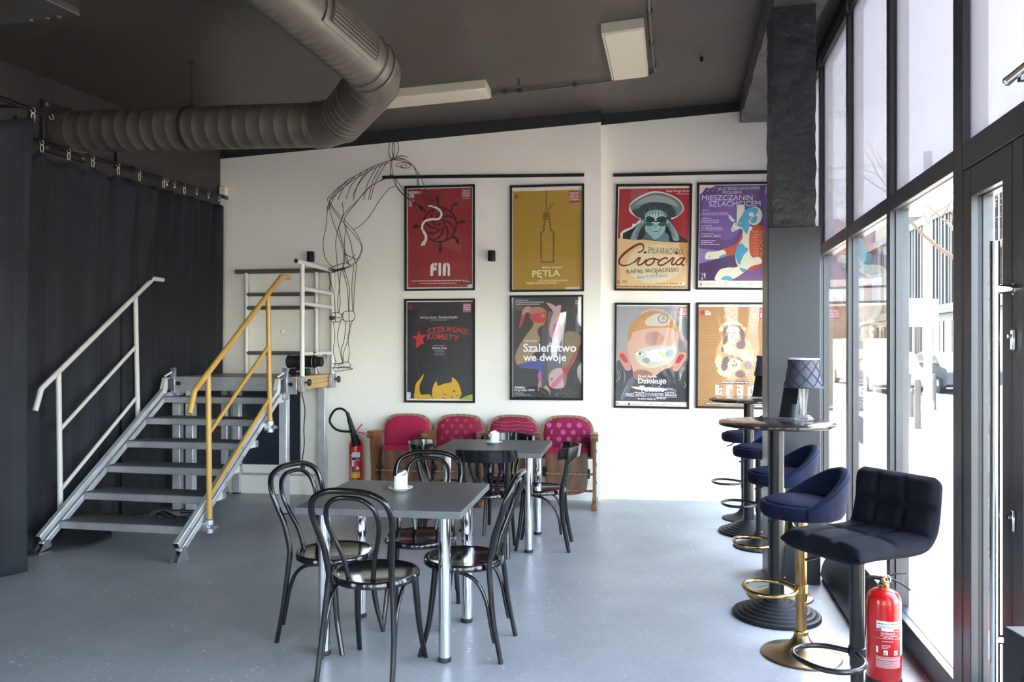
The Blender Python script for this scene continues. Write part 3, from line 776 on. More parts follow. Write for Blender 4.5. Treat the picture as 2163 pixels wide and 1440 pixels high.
# tangle of cable on the floor behind the stair
mb = MB(); rnd = random.Random(5); P = [V((-3.05 + .20 * math.sin(i * 1.1) + rnd.uniform(-.05, .05), 7.0 + .13 * math.cos(i * 1.3) + rnd.uniform(-.05, .05), .008 + .012 * (i % 3))) for i in range(14)] + [V((-2.87, 7.02, .008)), V((-2.74, 6.95, .008)), V((-2.80, 6.90, .008))]
mb.tube(spline(P, 6), .006, BLACKM, 6); tag(mb.build('floor_cable'), 'tangled black cable on the floor behind the stair', 'cable')

# ------------------------------------------------------------------ aluminium stair
TA = rad(-10.8)
sr = thing('stage_stair', 'open aluminium stair with six grey treads leading up to the stage', 'stair', (-2.366, 5.549, 0), TA)
TREAD = mat('grey_tread_top', (.085, .085, .09), .55, noise=(30, .2))
SX0, SX1 = -1.12, 0.0
K = .69
tubeM = ALU
for nm, x in (('left', SX0), ('right', SX1)):
    mb = MB()
    n_ = V((0, -K, 1)).normalized()
    for t0, t1, b, w in ((.0, 1.50, .062, .042), (-.03, 1.46, .142, .042)):
        mb.bar((x, t0, b + K * t0), (x, t1, b + K * t1), w, .045, tubeM, up=n_, bev=.003)
        mb.bar((x, t0 - .004, b + K * (t0 - .004)), (x, t0 - .001, b + K * t0 - .001), w - .008, .037, BLACKM, up=n_)
    for t_ in (.1, .35, .58, .82, 1.06, 1.3):
        for b in (.062, .142):
            s_ = 1 if x == SX1 else -1
            mb.cyl((x + s_ * .02, t_, b + K * t_), (x + s_ * .027, t_, b + K * t_), .008, GALV, seg=8)
    mb.build('stringer', sr)
    mb = MB()
    for o in (-.024, .024):
        mb.prism([(-.055, 0), (.07, 0), (.07, .012), (.05, .10), (.01, .10), (-.055, .012)], x + o - .003, x + o + .003, GALV, 'X')
    mb.bx(x - .03, x + .03, -.055, .07, 0, .005, GALV); mb.cyl((x - .03, .03, .075), (x + .03, .03, .075), .007, GALV, seg=8)
    mb.build('foot', sr)
    # hook at the top that grips the stage edge
    mb = MB(); s_ = 1 if x == SX1 else -1
    mb.bar((x, 1.42, .142 + K * 1.42 - .02), (x, 1.47, .142 + K * 1.47 + .08), .05, .05, STEELP, bev=.004)
    mb.cyl((x - .035, 1.47, 1.235), (x + .035, 1.47, 1.235), .014, GALV, seg=12)
    mb.bx(x + .02, x + .065, 1.50, 1.535, 1.05, 1.335, GALV, .004); mb.bx(x + .005, x + .06, 1.46, 1.505, 1.13, 1.235, mat('dark_block', (.06, .06, .07), .4), .004)
    mb.cyl((x + .0, 1.45, 1.255), (x + .045, 1.52, 1.305), .009, STEELP, seg=8)
    mb.bx(x + .06, x + .15, 1.515, 1.535, 1.10, 1.245, GALV, .003); mb.cyl((x + .10, 1.50, 1.19), (x + .10, 1.52, 1.19), .02, KNOB, seg=12); mb.cyl((x + .035, 1.49, 1.085), (x + .035, 1.51, 1.085), .012, STEELP, seg=8)
    mb.build('hook', sr)
for n in range(6):
    y = .145 + .253 * n; z = .213 + .1725 * n
    mb = MB(); mb.bx(SX0 + .022, SX1 - .022, y, y + .255, z - .060, z - .003, ALUD, .005); mb.bx(SX0 + .03, SX1 - .03, y + .012, y + .25, z - .004, z, TREAD)
    mb.bx(SX1 - .05, SX1 - .021, y - .001, y + .2, z - .056, z - .001, STEELP); mb.build('tread', sr)

def handrail(x, m, label, side):
    t = thing('handrail', label, 'railing', sr.location, TA)
    def L(a, b, r, nm):
        mb = MB(); mb.cyl((x, *a), (x, *b), r, m); mb.build(nm, t)
    mb = MB(); mb.tube([(x, .036, 1.05), (x, .085, 1.185), (x, .09, 1.205), (x, .10, 1.215), (x, 1.385, 2.135), (x, 1.40, 2.148), (x, 1.42, 2.153), (x, 1.552, 2.153)], .021, m, 14); mb.build('top_rail', t)
    L((.285, .19), (.265, 1.32), .0205, 'post'); L((1.20, .84), (1.165, 1.97), .0205, 'post')
    L((.28, .885), (1.19, 1.545), .016, 'middle_rail'); L((.285, .415), (1.195, 1.09), .016, 'lower_rail')
    for y, z in ((.285, .19), (1.20, .84)):
        mb = MB(); mb.lathe([(.022, -.05), (.032, -.045), (.033, -.012), (.028, -.008), (.028, .012), (.033, .016), (.032, .05), (.022, .055)], GALV, (x, y, z), 16)
        mb.bx(min(x, x - side * .045), max(x, x - side * .045), y - .03, y + .03, z - .035, z + .035, GALV, .004); mb.cyl((x + side * .02, y - .02, z), (x + side * .085, y - .02, z), .006, GALV, seg=8); mb.box((x + side * .06, y - .02, z), (.012, .03, .03), GALV); mb.build('clamp', t)
    return t
handrail(SX1 + .062, GOLDP, 'yellow tube handrail on the right side of the stage stair', 1)
handrail(SX0 - .09, STEELP, 'pale tube handrail on the left side of the stage stair', -1)

# ------------------------------------------------------------------ wire horse
WIRE = mat('rusty_black_wire', (.050, .034, .026), .5, .4)
hz = thing('wire_horse', 'life-size horse front of bent rusty wire tied to the stage railing', 'sculpture', (0, 0, 0))
def hw(p, Y0=7.82):      # traced on a flat view of the figure, then given its own depth
    x, y, d = p[0], p[1], (p[2] if len(p) > 2 else 0)
    u, v = 520 + x / 2.769, 260 + y / 2.769
    q = at(u, v, Y0); q.y += d * .115
    return q
def wires(nm, curves, r=.0032, Y0=7.82):
    mb = MB()
    for c in curves: mb.tube(spline([hw(p, Y0) for p in c], 6), r, WIRE, 6)
    return mb.build(nm, hz)
wires('mane', [[(840, 218), (780, 238), (720, 265), (640, 308), (580, 345), (520, 405), (487, 455)], [(836, 222, .4), (775, 244, .4), (700, 280, .5), (620, 322, .6), (560, 370, .6), (505, 425, .3), (487, 458)]] +
      [[(a, b), ((a + c) / 2 - 14, (b + d) / 2 - 6, -.5), (c + 3, d - 22, -.9), (c, d, -.95)] for a, b, c, d in ((600, 330, 500, 520), (640, 308, 555, 460), (680, 285, 600, 455), (715, 265, 640, 465), (750, 250, 640, 440), (775, 240, 700, 460), (800, 230, 728, 460), (825, 225, 740, 460), (560, 362, 488, 520), (620, 318, 492, 470))])
wires('head', [[(840, 218), (880, 216), (930, 228), (975, 250), (1000, 310), (1012, 380, .2), (1040, 440, .3), (1065, 475)], [(850, 226, -.5), (905, 218, -.5), (965, 242, -.5), (1018, 312, -.5), (1052, 385, -.4), (1088, 438, -.3), (1065, 478)],
      [(840, 222, .6), (838, 280, .6), (856, 325, .6), (878, 372, .4), (915, 415, .3), (955, 448, .2), (1005, 478), (1042, 490)], [(858, 228, -.6), (862, 300, -.7), (880, 345, -.6), (885, 375, -.5), (925, 420, -.4), (970, 455, -.3), (1040, 492)],
      [(880, 262, -.7), (900, 248, -.8), (930, 244, -.8), (955, 250, -.8), (970, 262, -.7), (945, 275, -.75), (912, 268, -.75), (880, 262, -.7)], [(905, 268, -.8), (925, 258, -.85), (948, 262, -.8), (930, 275, -.8), (905, 268, -.8)],
      [(1093 + 15 * math.cos(a), 442 + 15 * math.sin(a), -.4) for a in [i * .6 for i in range(13)]], [(1000, 312, -.5), (1012, 400, -.4), (1025, 425, -.3), (1075, 458, -.2), (1108, 470, -.1), (1090, 490), (1042, 492)], [(872, 320, -.5), (905, 372, -.6), (950, 425, -.5), (1000, 460, -.4)],
      [(843, 216, .3), (885, 196, 0), (925, 196, -.2), (946, 205, -.3)], [(848, 214, -.3), (880, 206, -.4), (915, 198, -.5)], [(850, 205, 0), (895, 205, 0), (935, 212, 0)]])
wires('ear', [[(842, 215, .5), (830, 170, .5), (830, 130, .5), (845, 78, .4), (862, 125, .3), (862, 165, .3), (848, 212, .3)]])
wires('ear', [[(868, 212, -.3), (858, 165, -.4), (862, 130, -.4), (876, 92, -.4), (894, 140, -.5), (892, 180, -.5), (876, 212, -.5)]])
wires('neck_and_chest', [[(487, 455), (468, 520, .4), (455, 600, .7), (436, 680, .9), (442, 760, .9), (470, 815, .7), (515, 843, .3)], [(487, 460), (497, 520, -.3), (522, 600, -.5), (560, 690, -.7), (580, 770, -.7), (572, 850, -.5)],
      [(484, 455), (545, 535, -.6), (640, 632, -1), (682, 700, -1), (690, 750, -.9), (655, 820, -.7), (600, 850, -.5), (540, 855, -.2)], [(487, 468), (540, 545, -.8), (600, 610, -.9), (665, 690, -.8), (684, 745, -.7), (640, 822, -.6), (560, 856, -.3)],
      [(873, 375, -.4), (840, 392, -.5), (790, 455, -.6), (740, 540, -.8), (690, 600, -.9), (640, 634, -1)], [(868, 300, .6), (800, 318, .7), (720, 358, .8), (640, 440, .9), (560, 520, 1), (525, 600, 1), (508, 690, 1), (515, 770, .9), (525, 842, .6)],
      [(860, 305, -.5), (790, 345, -.6), (720, 392, -.7), (650, 480, -.8), (592, 560, -.9), (590, 610, -.9), (622, 700, -.9), (638, 790, -.8), (655, 828, -.7)],
      [(535, 612, .5), (560, 700, .3), (592, 790, 0), (600, 830, -.2)], [(595, 605, -.6), (580, 700, -.4), (575, 800, 0), (566, 852, .1)], [(555, 460, .4), (565, 520, .2), (545, 580, .4), (530, 620, .5)],
      [(590, 770, -.9), (625, 790, -1), (650, 800, -1), (672, 800, -.9)], [(590, 770, -.9), (596, 800, -.9), (602, 830, -.8)], [(648, 770, -.95), (640, 790, -1), (600, 825, -.9)],
      [(465, 852, .8), (500, 830, .9), (560, 815, .6), (600, 820, 0), (605, 840, -.4), (560, 856, -.5), (500, 856, .2), (465, 852, .8)]])
wires('foreleg', [[(525, 850, .6), (535, 950, .6), (525, 1040, .6), (530, 1108, .6)], [(552, 850, .3), (541, 950, .3), (545, 1040, .3), (538, 1108, .3)], [(465, 856, .8), (482, 920, .8), (502, 1000, .7), (512, 1108, .6)], [(475, 968, .7), (478, 930, .8), (472, 870, .8)],
      [(484, 1135, .7), (492, 1110, .7), (525, 1106, .6), (548, 1116, .5), (552, 1136, .5), (545, 1156, .5), (515, 1162, .6), (492, 1156, .7), (484, 1135, .7)], [(515, 1106, .4), (517, 1135, .35), (515, 1162, .4)], [(490, 1136, .4), (520, 1134, .3), (548, 1136, .4)],
      [(500, 1160, .6), (508, 1250, .6), (500, 1330, .6), (516, 1400, .6)], [(545, 1158, .4), (528, 1250, .4), (545, 1345, .4), (562, 1412, .4)], [(498, 1408, .6), (540, 1406, .3), (568, 1395, .1)], [(492, 1432, .7), (560, 1430, .3), (622, 1436, .1), (570, 1446, .3), (512, 1452, .7), (498, 1440, .7), (516, 1402, .6)]], .0034)
wires('foreleg', [[(565, 852, -.3), (590, 940, -.3), (600, 1010, -.3), (603, 1102, -.3)], [(640, 840, -.7), (628, 950, -.7), (632, 1102, -.7)], [(656, 830, -.7), (642, 960, -.6), (636, 1102, -.6)], [(575, 856, -.2), (606, 960, -.2), (604, 1060, -.2), (606, 1102, -.2)],
      [(568, 1130, -.3), (578, 1106, -.4), (610, 1100, -.5), (636, 1106, -.6), (645, 1130, -.7), (635, 1154, -.6), (608, 1158, -.5), (580, 1156, -.4), (568, 1130, -.3)], [(608, 1100, -.6), (612, 1130, -.65), (608, 1158, -.6)], [(550, 1122, .3), (578, 1106, -.3)], [(550, 1145, .3), (580, 1156, -.3)],
      [(590, 1158, -.4), (580, 1260, -.4), (562, 1330, -.4), (572, 1392, -.4)], [(612, 1158, -.5), (610, 1240, -.5), (575, 1350, -.5), (580, 1390, -.5)], [(630, 1152, -.6), (604, 1250, -.6), (612, 1335, -.6), (604, 1398, -.6)], [(540, 1418, -.2), (575, 1400, -.4), (604, 1396, -.6), (618, 1424, -.6), (560, 1424, -.4), (538, 1440, -.2)]], .0034)
TAPE = mat('green_tape', (.02, .05, .03), .5)
mb = MB()
bp_ = SB + RS @ V((.034, .96, 2.30))
mb.lathe([(.026, -.012), (.030, -.008), (.030, .022), (.024, .03)], TAPE, bp_, 14)
mb.tube(spline([bp_ + V((.01, -.02, 0)), hw((560, 852, 0)), hw((580, 852, -.3))]), .012, TAPE, 8); mb.tube([bp_ + V((0, -.03, .01)), hw((500, 850, .4))], .010, TAPE, 8)
mb.build('tie', hz)
mb = MB(); bq = SB + RS @ V((.034, .96, 1.95 - .06)); mb.lathe([(.027, -.02), (.029, -.018), (.029, .018), (.027, .02)], WIRE, (bq.x, bq.y, hw((515, 1135)).z), 14); mb.tube([V((bq.x, bq.y - .02, hw((515, 1135)).z)), hw((517, 1135, .35))], .006, WIRE, 6); mb.build('tie', hz)

# ------------------------------------------------------------------ things on the back wall
for (u, v, lab) in ((656, 542, 'small black cylinder wall light over the stage railing'), (1038.5, 540.5, 'small black cylinder wall light between the posters')):
    q = onback(u, v, off=.055); t = thing('wall_light', lab, 'wall light', q, BA, 'black cylinder wall lights')
    mb = MB(); mb.lathe([(.028, -.048), (.036, -.05), (.038, -.046), (.038, .05), (.036, .053), (.028, .051), (.026, .03), (0, .03)], BLACKM, (0, 0, 0), 24); mb.lathe([(0, -.03), (.027, -.03), (.028, -.048)], BLACKM, (0, 0, 0), 24); mb.build('shade', t)
    mb = MB(); mb.bx(-.02, .02, .02, .056, -.03, .03, BLACKM); mb.build('bracket', t)
def picture_rail(u0, v0, u1, v1, right, label):
    a, b = onback(u0, v0, right, .012), onback(u1, v1, right, .012); mb = MB(); mb.bar(a, b, .022, .030, BLACKM, bev=.003)
    tag(mb.build('picture_rail'), label, 'picture rail', 'black picture rails')
picture_rail(808, 374.5, 1234, 369.5, False, 'thin black picture rail above the red and the yellow poster')
picture_rail(1295, 370, 1655, 362, True, 'thin black picture rail over the posters beside the column')
q = onback(597, 700, off=.012); mb = MB(); mb.lathe([(.018, 0), (.018, -.01), (.01, -.016), (0, -.018)], mat('white_plastic', (.8, .8, .8), .4), (0, 0, 0), 14, Matrix.Rotation(-PI / 2, 4, 'X')); 
o = mb.build('wall_plug'); o.location = q; tag(o, 'tiny white plug on the wall behind the stage railing', 'plug')

# ------------------------------------------------------------------ row of old cinema seats
WOODC = None
def wood_mat(name, a, b, rough, scale):
    m = bpy.data.materials.new(name); m.use_nodes = True; nt = m.node_tree; bs = nt.nodes['Principled BSDF']
    tc = nt.nodes.new('ShaderNodeTexCoord'); mp = nt.nodes.new('ShaderNodeMapping'); mp.inputs['Scale'].default_value = scale
    wv = nt.nodes.new('ShaderNodeTexWave'); wv.inputs['Scale'].default_value = 3; wv.inputs['Distortion'].default_value = 7; wv.inputs['Detail'].default_value = 4
    r = nt.nodes.new('ShaderNodeValToRGB'); r.color_ramp.elements[0].color = (*a, 1); r.color_ramp.elements[1].color = (*b, 1)
    nt.links.new(tc.outputs['Object'], mp.inputs[0]); nt.links.new(mp.outputs[0], wv.inputs[0]); nt.links.new(wv.outputs['Fac'], r.inputs[0]); nt.links.new(r.outputs[0], bs.inputs['Base Color'])
    bs.inputs['Roughness'].default_value = rough; bs.inputs['Coat Weight'].default_value = .12; bs.inputs['Coat Roughness'].default_value = .15
    return m
WOODS = wood_mat('varnished_oak', (.115, .046, .016), (.20, .088, .034), .35, (1, 1, .25))
WOODP = wood_mat('dark_plywood', (.085, .030, .011), (.165, .066, .024), .55, (1, .6, .5))
WOODR = wood_mat('worn_wood_rim', (.19, .095, .045), (.30, .17, .09), .45, (2, 2, 2))
CRIM = mat('crimson_cloth', (.36, .009, .050), .9, sheen=.05, noise=(60, .12))
CRIMD = mat('dark_crimson_cloth', (.23, .009, .045), .9, sheen=.05, noise=(60, .12))
DOTO = mat('orange_red_dots', (.42, .035, .035), .8); DOTP = mat('pink_dots', (.48, .07, .27), .8); DOTQ = mat('pale_pink_dots', (.55, .17, .22), .8); GRIDC = mat('crimson_grid', (.33, .008, .045), .85); RING = mat('pink_rings', (.72, .22, .52), .8)
NAIL = mat('brass_nails', (.55, .38, .2), .3, .8)
cw = 2.145 / 4
cr_ = thing('cinema_seat_row', 'row of four old wooden folding cinema seats with crimson upholstery along the back wall', 'seat row', (-1.36, 7.56, 0), BA)
# local: x along the row, y towards the wall (wall about .45 behind the front)
def standard(x, end):
    mb = MB(); w = .032
    mb.prism([(-.02, 0), (.33, 0), (.33, .07), (.29, .09), (.30, .66), (.27, .695), (.02, .695), (-.01, .66), (.0, .56), (.035, .35), (.02, .09), (-.02, .07)], x - w / 2, x + w / 2, WOODS, 'X')
    mb.bx(x - .026, x + .026, -.028, .34, 0, .062, WOODS, .004)
    mb.build('side_panel', cr_)
    mb = MB(); mb.prism([(p.x, p.y) for p in spline([(-.035, .655, 0), (-.045, .69, 0), (-.02, .715, 0), (.10, .712, 0), (.26, .70, 0), (.28, .672, 0), (.10, .675, 0), (0, .668, 0), (-.01, .645, 0)], 5)], x - .036, x + .036, WOODS, 'X')
    mb.build('armrest', cr_)
    if end:
        mb = MB()
        for z in (.25, .42, .55): mb.cyl((x + .014, .10, z), (x + .02, .10, z), .011, BLACKM, seg=8); mb.cyl((x + .014, .22, z - .03), (x + .02, .22, z - .03), .011, BLACKM, seg=8)
        mb.build('bolt', cr_)
for k in range(5): standard(k * cw, k == 4)
def back_shape(t, inset=0):
    """outline of a backrest, x in +-, z; rounded shoulders"""
    w, z0, z1 = .258 - inset, .44 + inset, .862 - inset; out = []
    pts = [(-w + .01, z0), (-w + .004, .62), (-w + .002, .70), (-w + .02, .775), (-w + .07, z1 - .03), (-w * .5, z1 - .008), (0, z1), (w * .5, z1 - .008), (w - .07, z1 - .03), (w - .02, .775), (w - .002, .70), (w - .004, .62), (w - .01, z0)]
    return [(p.x, p.y) for p in spline([(a, b, 0) for a, b in pts], 4)]
def seat(k):
    cx = (k + .5) * cw
    tilt = Matrix.Translation((cx, .29, .45)) @ Matrix.Rotation(rad(-9), 4, 'X') @ Matrix.Translation((0, 0, -.45))
    mb = MB(); mb.prism(back_shape(0), -.006, .022, WOODR, 'Y', tilt)
    bk = mb.build('backrest', cr_)
    cloth = CRIM if k == 0 else CRIMD
    mb = MB(); ins = back_shape(0, .022); n = len(ins)
    # slightly domed upholstery panel
    c = (0, -.022, .65); vs = [(p[0], -.007, p[1]) for p in ins] + [(p[0] * .93, -.018, .65 + (p[1] - .65) * .95) for p in ins] + [(p[0] * .6, -.024, .65 + (p[1] - .65) * .62) for p in ins] + [c]
    fs = []
    for r in range(2):
        for i in range(n): fs.append([r * n + i, r * n + (i + 1) % n, (r + 1) * n + (i + 1) % n, (r + 1) * n + i])
    for i in range(n): fs.append([2 * n + i, 2 * n + (i + 1) % n, 3 * n])
    mb.add(vs, fs, cloth, True, tilt)
    rnd = random.Random(k)
    def dot(x, z, r, m, ry=1):
        if abs(x) + r > .225 or z + r > .828: return
        d = max(abs(x) / .2, abs(z - .65) / .19); y = -.0255 + .010 * max(0, d - .5)
        mb.add([(x + r * math.cos(a), y, z + r * ry * math.sin(a)) for a in [i * PI / 8 for i in range(16)]], [list(range(16))], m, False, tilt)
    if k == 0:
        for i in range(-12, 13): mb.add([(i * .0165 - .0012, -.0258 + .01 * max(0, abs(i) / 12 - .5), .47), (i * .0165 + .0012, -.0258 + .01 * max(0, abs(i) / 12 - .5), .47), (i * .0165 + .0012, -.0258 + .01 * max(0, abs(i) / 12 - .5), .79), (i * .0165 - .0012, -.0258 + .01 * max(0, abs(i) / 12 - .5), .79)], [[0, 1, 2, 3]], GRIDC, False, tilt)
        for j in range(19): mb.add([(-.18, -.0235, .475 + j * .0175), (.18, -.0235, .475 + j * .0175), (.18, -.0235, .4774 + j * .0175), (-.18, -.0235, .4774 + j * .0175)], [[0, 1, 2, 3]], GRIDC, False, tilt)
    elif k == 1:
        for j in range(6):
            for i in range(5): dot(-.17 + i * .095 + (.045 if j % 2 else 0), .50 + j * .06, .019, DOTO)
    elif k == 2:
        for j in range(9):
            for i in range(24): dot(-.185 + i * .0165, .50 + j * .036 + .006 * math.sin(i * .5 + j), .0042, DOTQ)
    else:
        for j in range(6):
            for i in range(5):
                x, z = -.18 + i * .098 + (.04 if j % 2 else 0), .49 + j * .068; dot(x, z, .025, DOTP)
    for i in range(8, n - 8, 2):
        p = ins[i]; q = tilt @ V((p[0] * .97, -.012, .65 + (p[1] - .65) * .975)); mb.box(q, (.004, .004, .004), NAIL)
    u = mb.build('upholstery', bk)
    u['label'] = ['plain crimson panel with a fine grid', 'crimson panel with orange dots', 'crimson panel with rows of tiny dots', 'crimson panel with large pink dots'][k]
    # folded-up seat: wooden underside facing the room, red cushion edge on top
    fold = Matrix.Translation((cx, .10, .13)) @ Matrix.Rotation(rad(-7), 4, 'X')
    mb = MB(); sh = [(p.x, p.y) for p in spline([(-.20, .385, 0), (-.205, .2, 0), (-.195, .06, 0), (-.15, .012, 0), (0, -.012, 0), (.15, .012, 0), (.195, .06, 0), (.205, .2, 0), (.20, .385, 0)], 5)]
    mb.prism(sh, 0, .022, WOODP, 'Y', fold)
    s = mb.build('seat', cr_)
    mb = MB(); mb.box((0, .045, .405), (.415, .085, .075), CRIM, None, .02, 3); mb.v = [tuple(fold @ V(v)) for v in mb.v]; mb.build('cushion', s)
    mb = MB()
    mb.cyl((cx - .25, .075, .325), (cx + .25, .075, .325), .011, WOODR, seg=10); mb.cyl((cx - .25, .09, .165), (cx + .25, .09, .165), .011, WOODR, seg=10)
    mb.build('crossbar', cr_)
    mb = MB(); mb.box((cx - .205, .072, .345), (.03, .022, .10), BLACKM, None, .004); mb.cyl((cx - .222, .066, .36), (cx - .18, .066, .36), .016, BLACKM, seg=12); mb.cyl((cx - .222, .066, .325), (cx - .19, .066, .325), .013, BLACKM, seg=12); mb.box((cx + .215, .075, .33), (.02, .02, .09), BLACKM, None, .003); mb.build('hinge', cr_)
for k in range(4): seat(k)
# ------------------------------------------------------------------ framed posters
PAP = {}
def ink(h, k=1.22):
    if h not in PAP: PAP[h] = mat('ink_' + h, tuple(min(.88, x * k) for x in lin(h)), .55)
    return PAP[h]
PGLASS = glass_mat('poster_glazing', (.985, .985, .985), wave=1.6, rough=.02, ior=1.36)
class Art:
    """flat print traced in the units of a close-up view whose frame rectangle is fr"""
    def __init__(s, fr, w, h): s.fr, s.w, s.h, s.mb, s.k = fr, w, h, MB(), 0
    def p(s, x, y):
        a, b, c, d = s.fr; mx, my = (c - a) * .028, (d - b) * .0195; x = min(max(x, a + mx), c - mx); y = min(max(y, b + my), d - my)
        return V((((x - a) / (c - a) - .5) * s.w, -.0045 - s.k * .00007, (.5 - (y - b) / (d - b)) * s.h))
    def poly(s, pts, c): s.k += 1; s.mb.add([s.p(*q) for q in pts], [list(range(len(pts)))], ink(c), False); return s
    def rect(s, x0, y0, x1, y1, c): return s.poly([(x0, y0), (x0, y1), (x1, y1), (x1, y0)], c)
    def ell(s, cx, cy, rx, ry, c, rot=0, n=28, a0=0, a1=2 * PI):
        pts = []
        for i in range(n + (a1 - a0 < 6)):
            a = a0 + (a1 - a0) * i / n; x, y = rx * math.cos(a), ry * math.sin(a)
            pts.append((cx + x * math.cos(rot) - y * math.sin(rot), cy + x * math.sin(rot) + y * math.cos(rot)))
        return s.poly(pts, c)
    def blob(s, pts, c, n=6): return s.poly([(q.x, q.y) for q in spline([(a, b, 0) for a, b in pts], n, True)], c)
    def line(s, pts, w, c, n=6, taper=None):
        s.k += 1; P = spline([(a, b, 0) for a, b in pts], n) if len(pts) > 2 else [V((a, b, 0)) for a, b in pts]; L, R = [], []
        for i, q in enumerate(P):
            t = (P[min(i + 1, len(P) - 1)] - P[max(i - 1, 0)]).normalized(); nn = V((-t.y, t.x, 0)); ww = w if not taper else w * (taper(i / (len(P) - 1)))
            L.append(q + nn * ww / 2); R.append(q - nn * ww / 2)
        m = len(P); s.mb.add([s.p(q.x, q.y) for q in L + R], [[i, i + 1, m + i + 1, m + i] for i in range(m - 1)], ink(c), False); return s
    def text(s, t, x0, y0, x1, y1, c, bold=0, shear=0, rot=0, space=1):
        s.k += 1; s.mb.text(t, lambda x, y: s.p(x, -y), (x0, -y1, x1, -y0), ink(c), bold, shear, space, -rad(rot)); return s
    def dashes(s, x0, y, x1, h, c, seed=1):
        """line of print too small to read"""
        r = random.Random(seed); s.k += 1; x = x0; vs, fs = [], []
        while x < x1:
            w = r.uniform(1.2, 4.5) * h; e = min(x + w, x1); o = len(vs)
            vs += [s.p(x, y), s.p(e, y), s.p(e, y + h), s.p(x, y + h)]; fs.append([o, o + 1, o + 2, o + 3]); x = e + h * r.uniform(.4, .8)
        s.mb.add(vs, fs, ink(c), False); return s
    def dots(s, items, c, n=8, ring=0):
        s.k += 1; vs, fs = [], []
        for (x, y, r) in items:
            o = len(vs)
            if ring:
                vs += [s.p(x + r * math.cos(2 * PI * i / n), y + r * math.sin(2 * PI * i / n)) for i in range(n)] + [s.p(x + r * ring * math.cos(2 * PI * i / n), y + r * ring * math.sin(2 * PI * i / n)) for i in range(n)]
                fs += [[o + i, o + (i + 1) % n, o + n + (i + 1) % n, o + n + i] for i in range(n)]
            else: vs += [s.p(x + r * math.cos(2 * PI * i / n), y + r * math.sin(2 * PI * i / n)) for i in range(n)]; fs.append(list(range(o, o + n)))
        s.mb.add(vs, fs, ink(c), False); return s
    def theatre(s, x0, y0, x1, y1, c='f2eeea', bg=None):
        if bg: s.rect(x0 - (x1 - x0) * .05, y0 - (y1 - y0) * .08, x1 + (x1 - x0) * .05, y1 + (y1 - y0) * .08, bg)
        h = (y1 - y0) / 3
        for i, t in enumerate(('TEATR', 'DRUGA', 'STREFA')): s.text(t, x0, y0 + i * h + h * .12, x1, y0 + (i + 1) * h - h * .1, c, .012)
        return s

def poster(label, px, right, fr, art, w=None, tilt=0):
    u0, v0, u1, v1 = px; c = onback((u0 + u1) / 2, (v0 + v1) / 2, right, .003)
    k = c.y / F; h = (v1 - v0) * k; w = w or (u1 - u0) * k
    t = thing('framed_poster', label, 'poster', c, BA, 'framed theatre posters'); t.rotation_euler = (0, rad(tilt), BA)
    mb = MB(); b = .019
    for x0, x1, z0, z1 in ((-w / 2, -w / 2 + b, -h / 2, h / 2), (w / 2 - b, w / 2, -h / 2, h / 2), (-w / 2, w / 2, h / 2 - b, h / 2), (-w / 2, w / 2, -h / 2, -h / 2 + b)): mb.bx(x0, x1, -.026, 0, z0, z1, BLACKM, .002)
    mb.bx(-w / 2 + .01, w / 2 - .01, -.003, -.0005, -h / 2 + .01, h / 2 - .01, BLACKM); mb.build('frame', t)
    a = Art(fr, w, h); art(a); a.mb.build('print', t, fix=False)
    g = MB(); g.bx(-w / 2 + .012, w / 2 - .012, -.0185, -.017, -h / 2 + .012, h / 2 - .012, PGLASS); g.build('glazing', t)
    return t

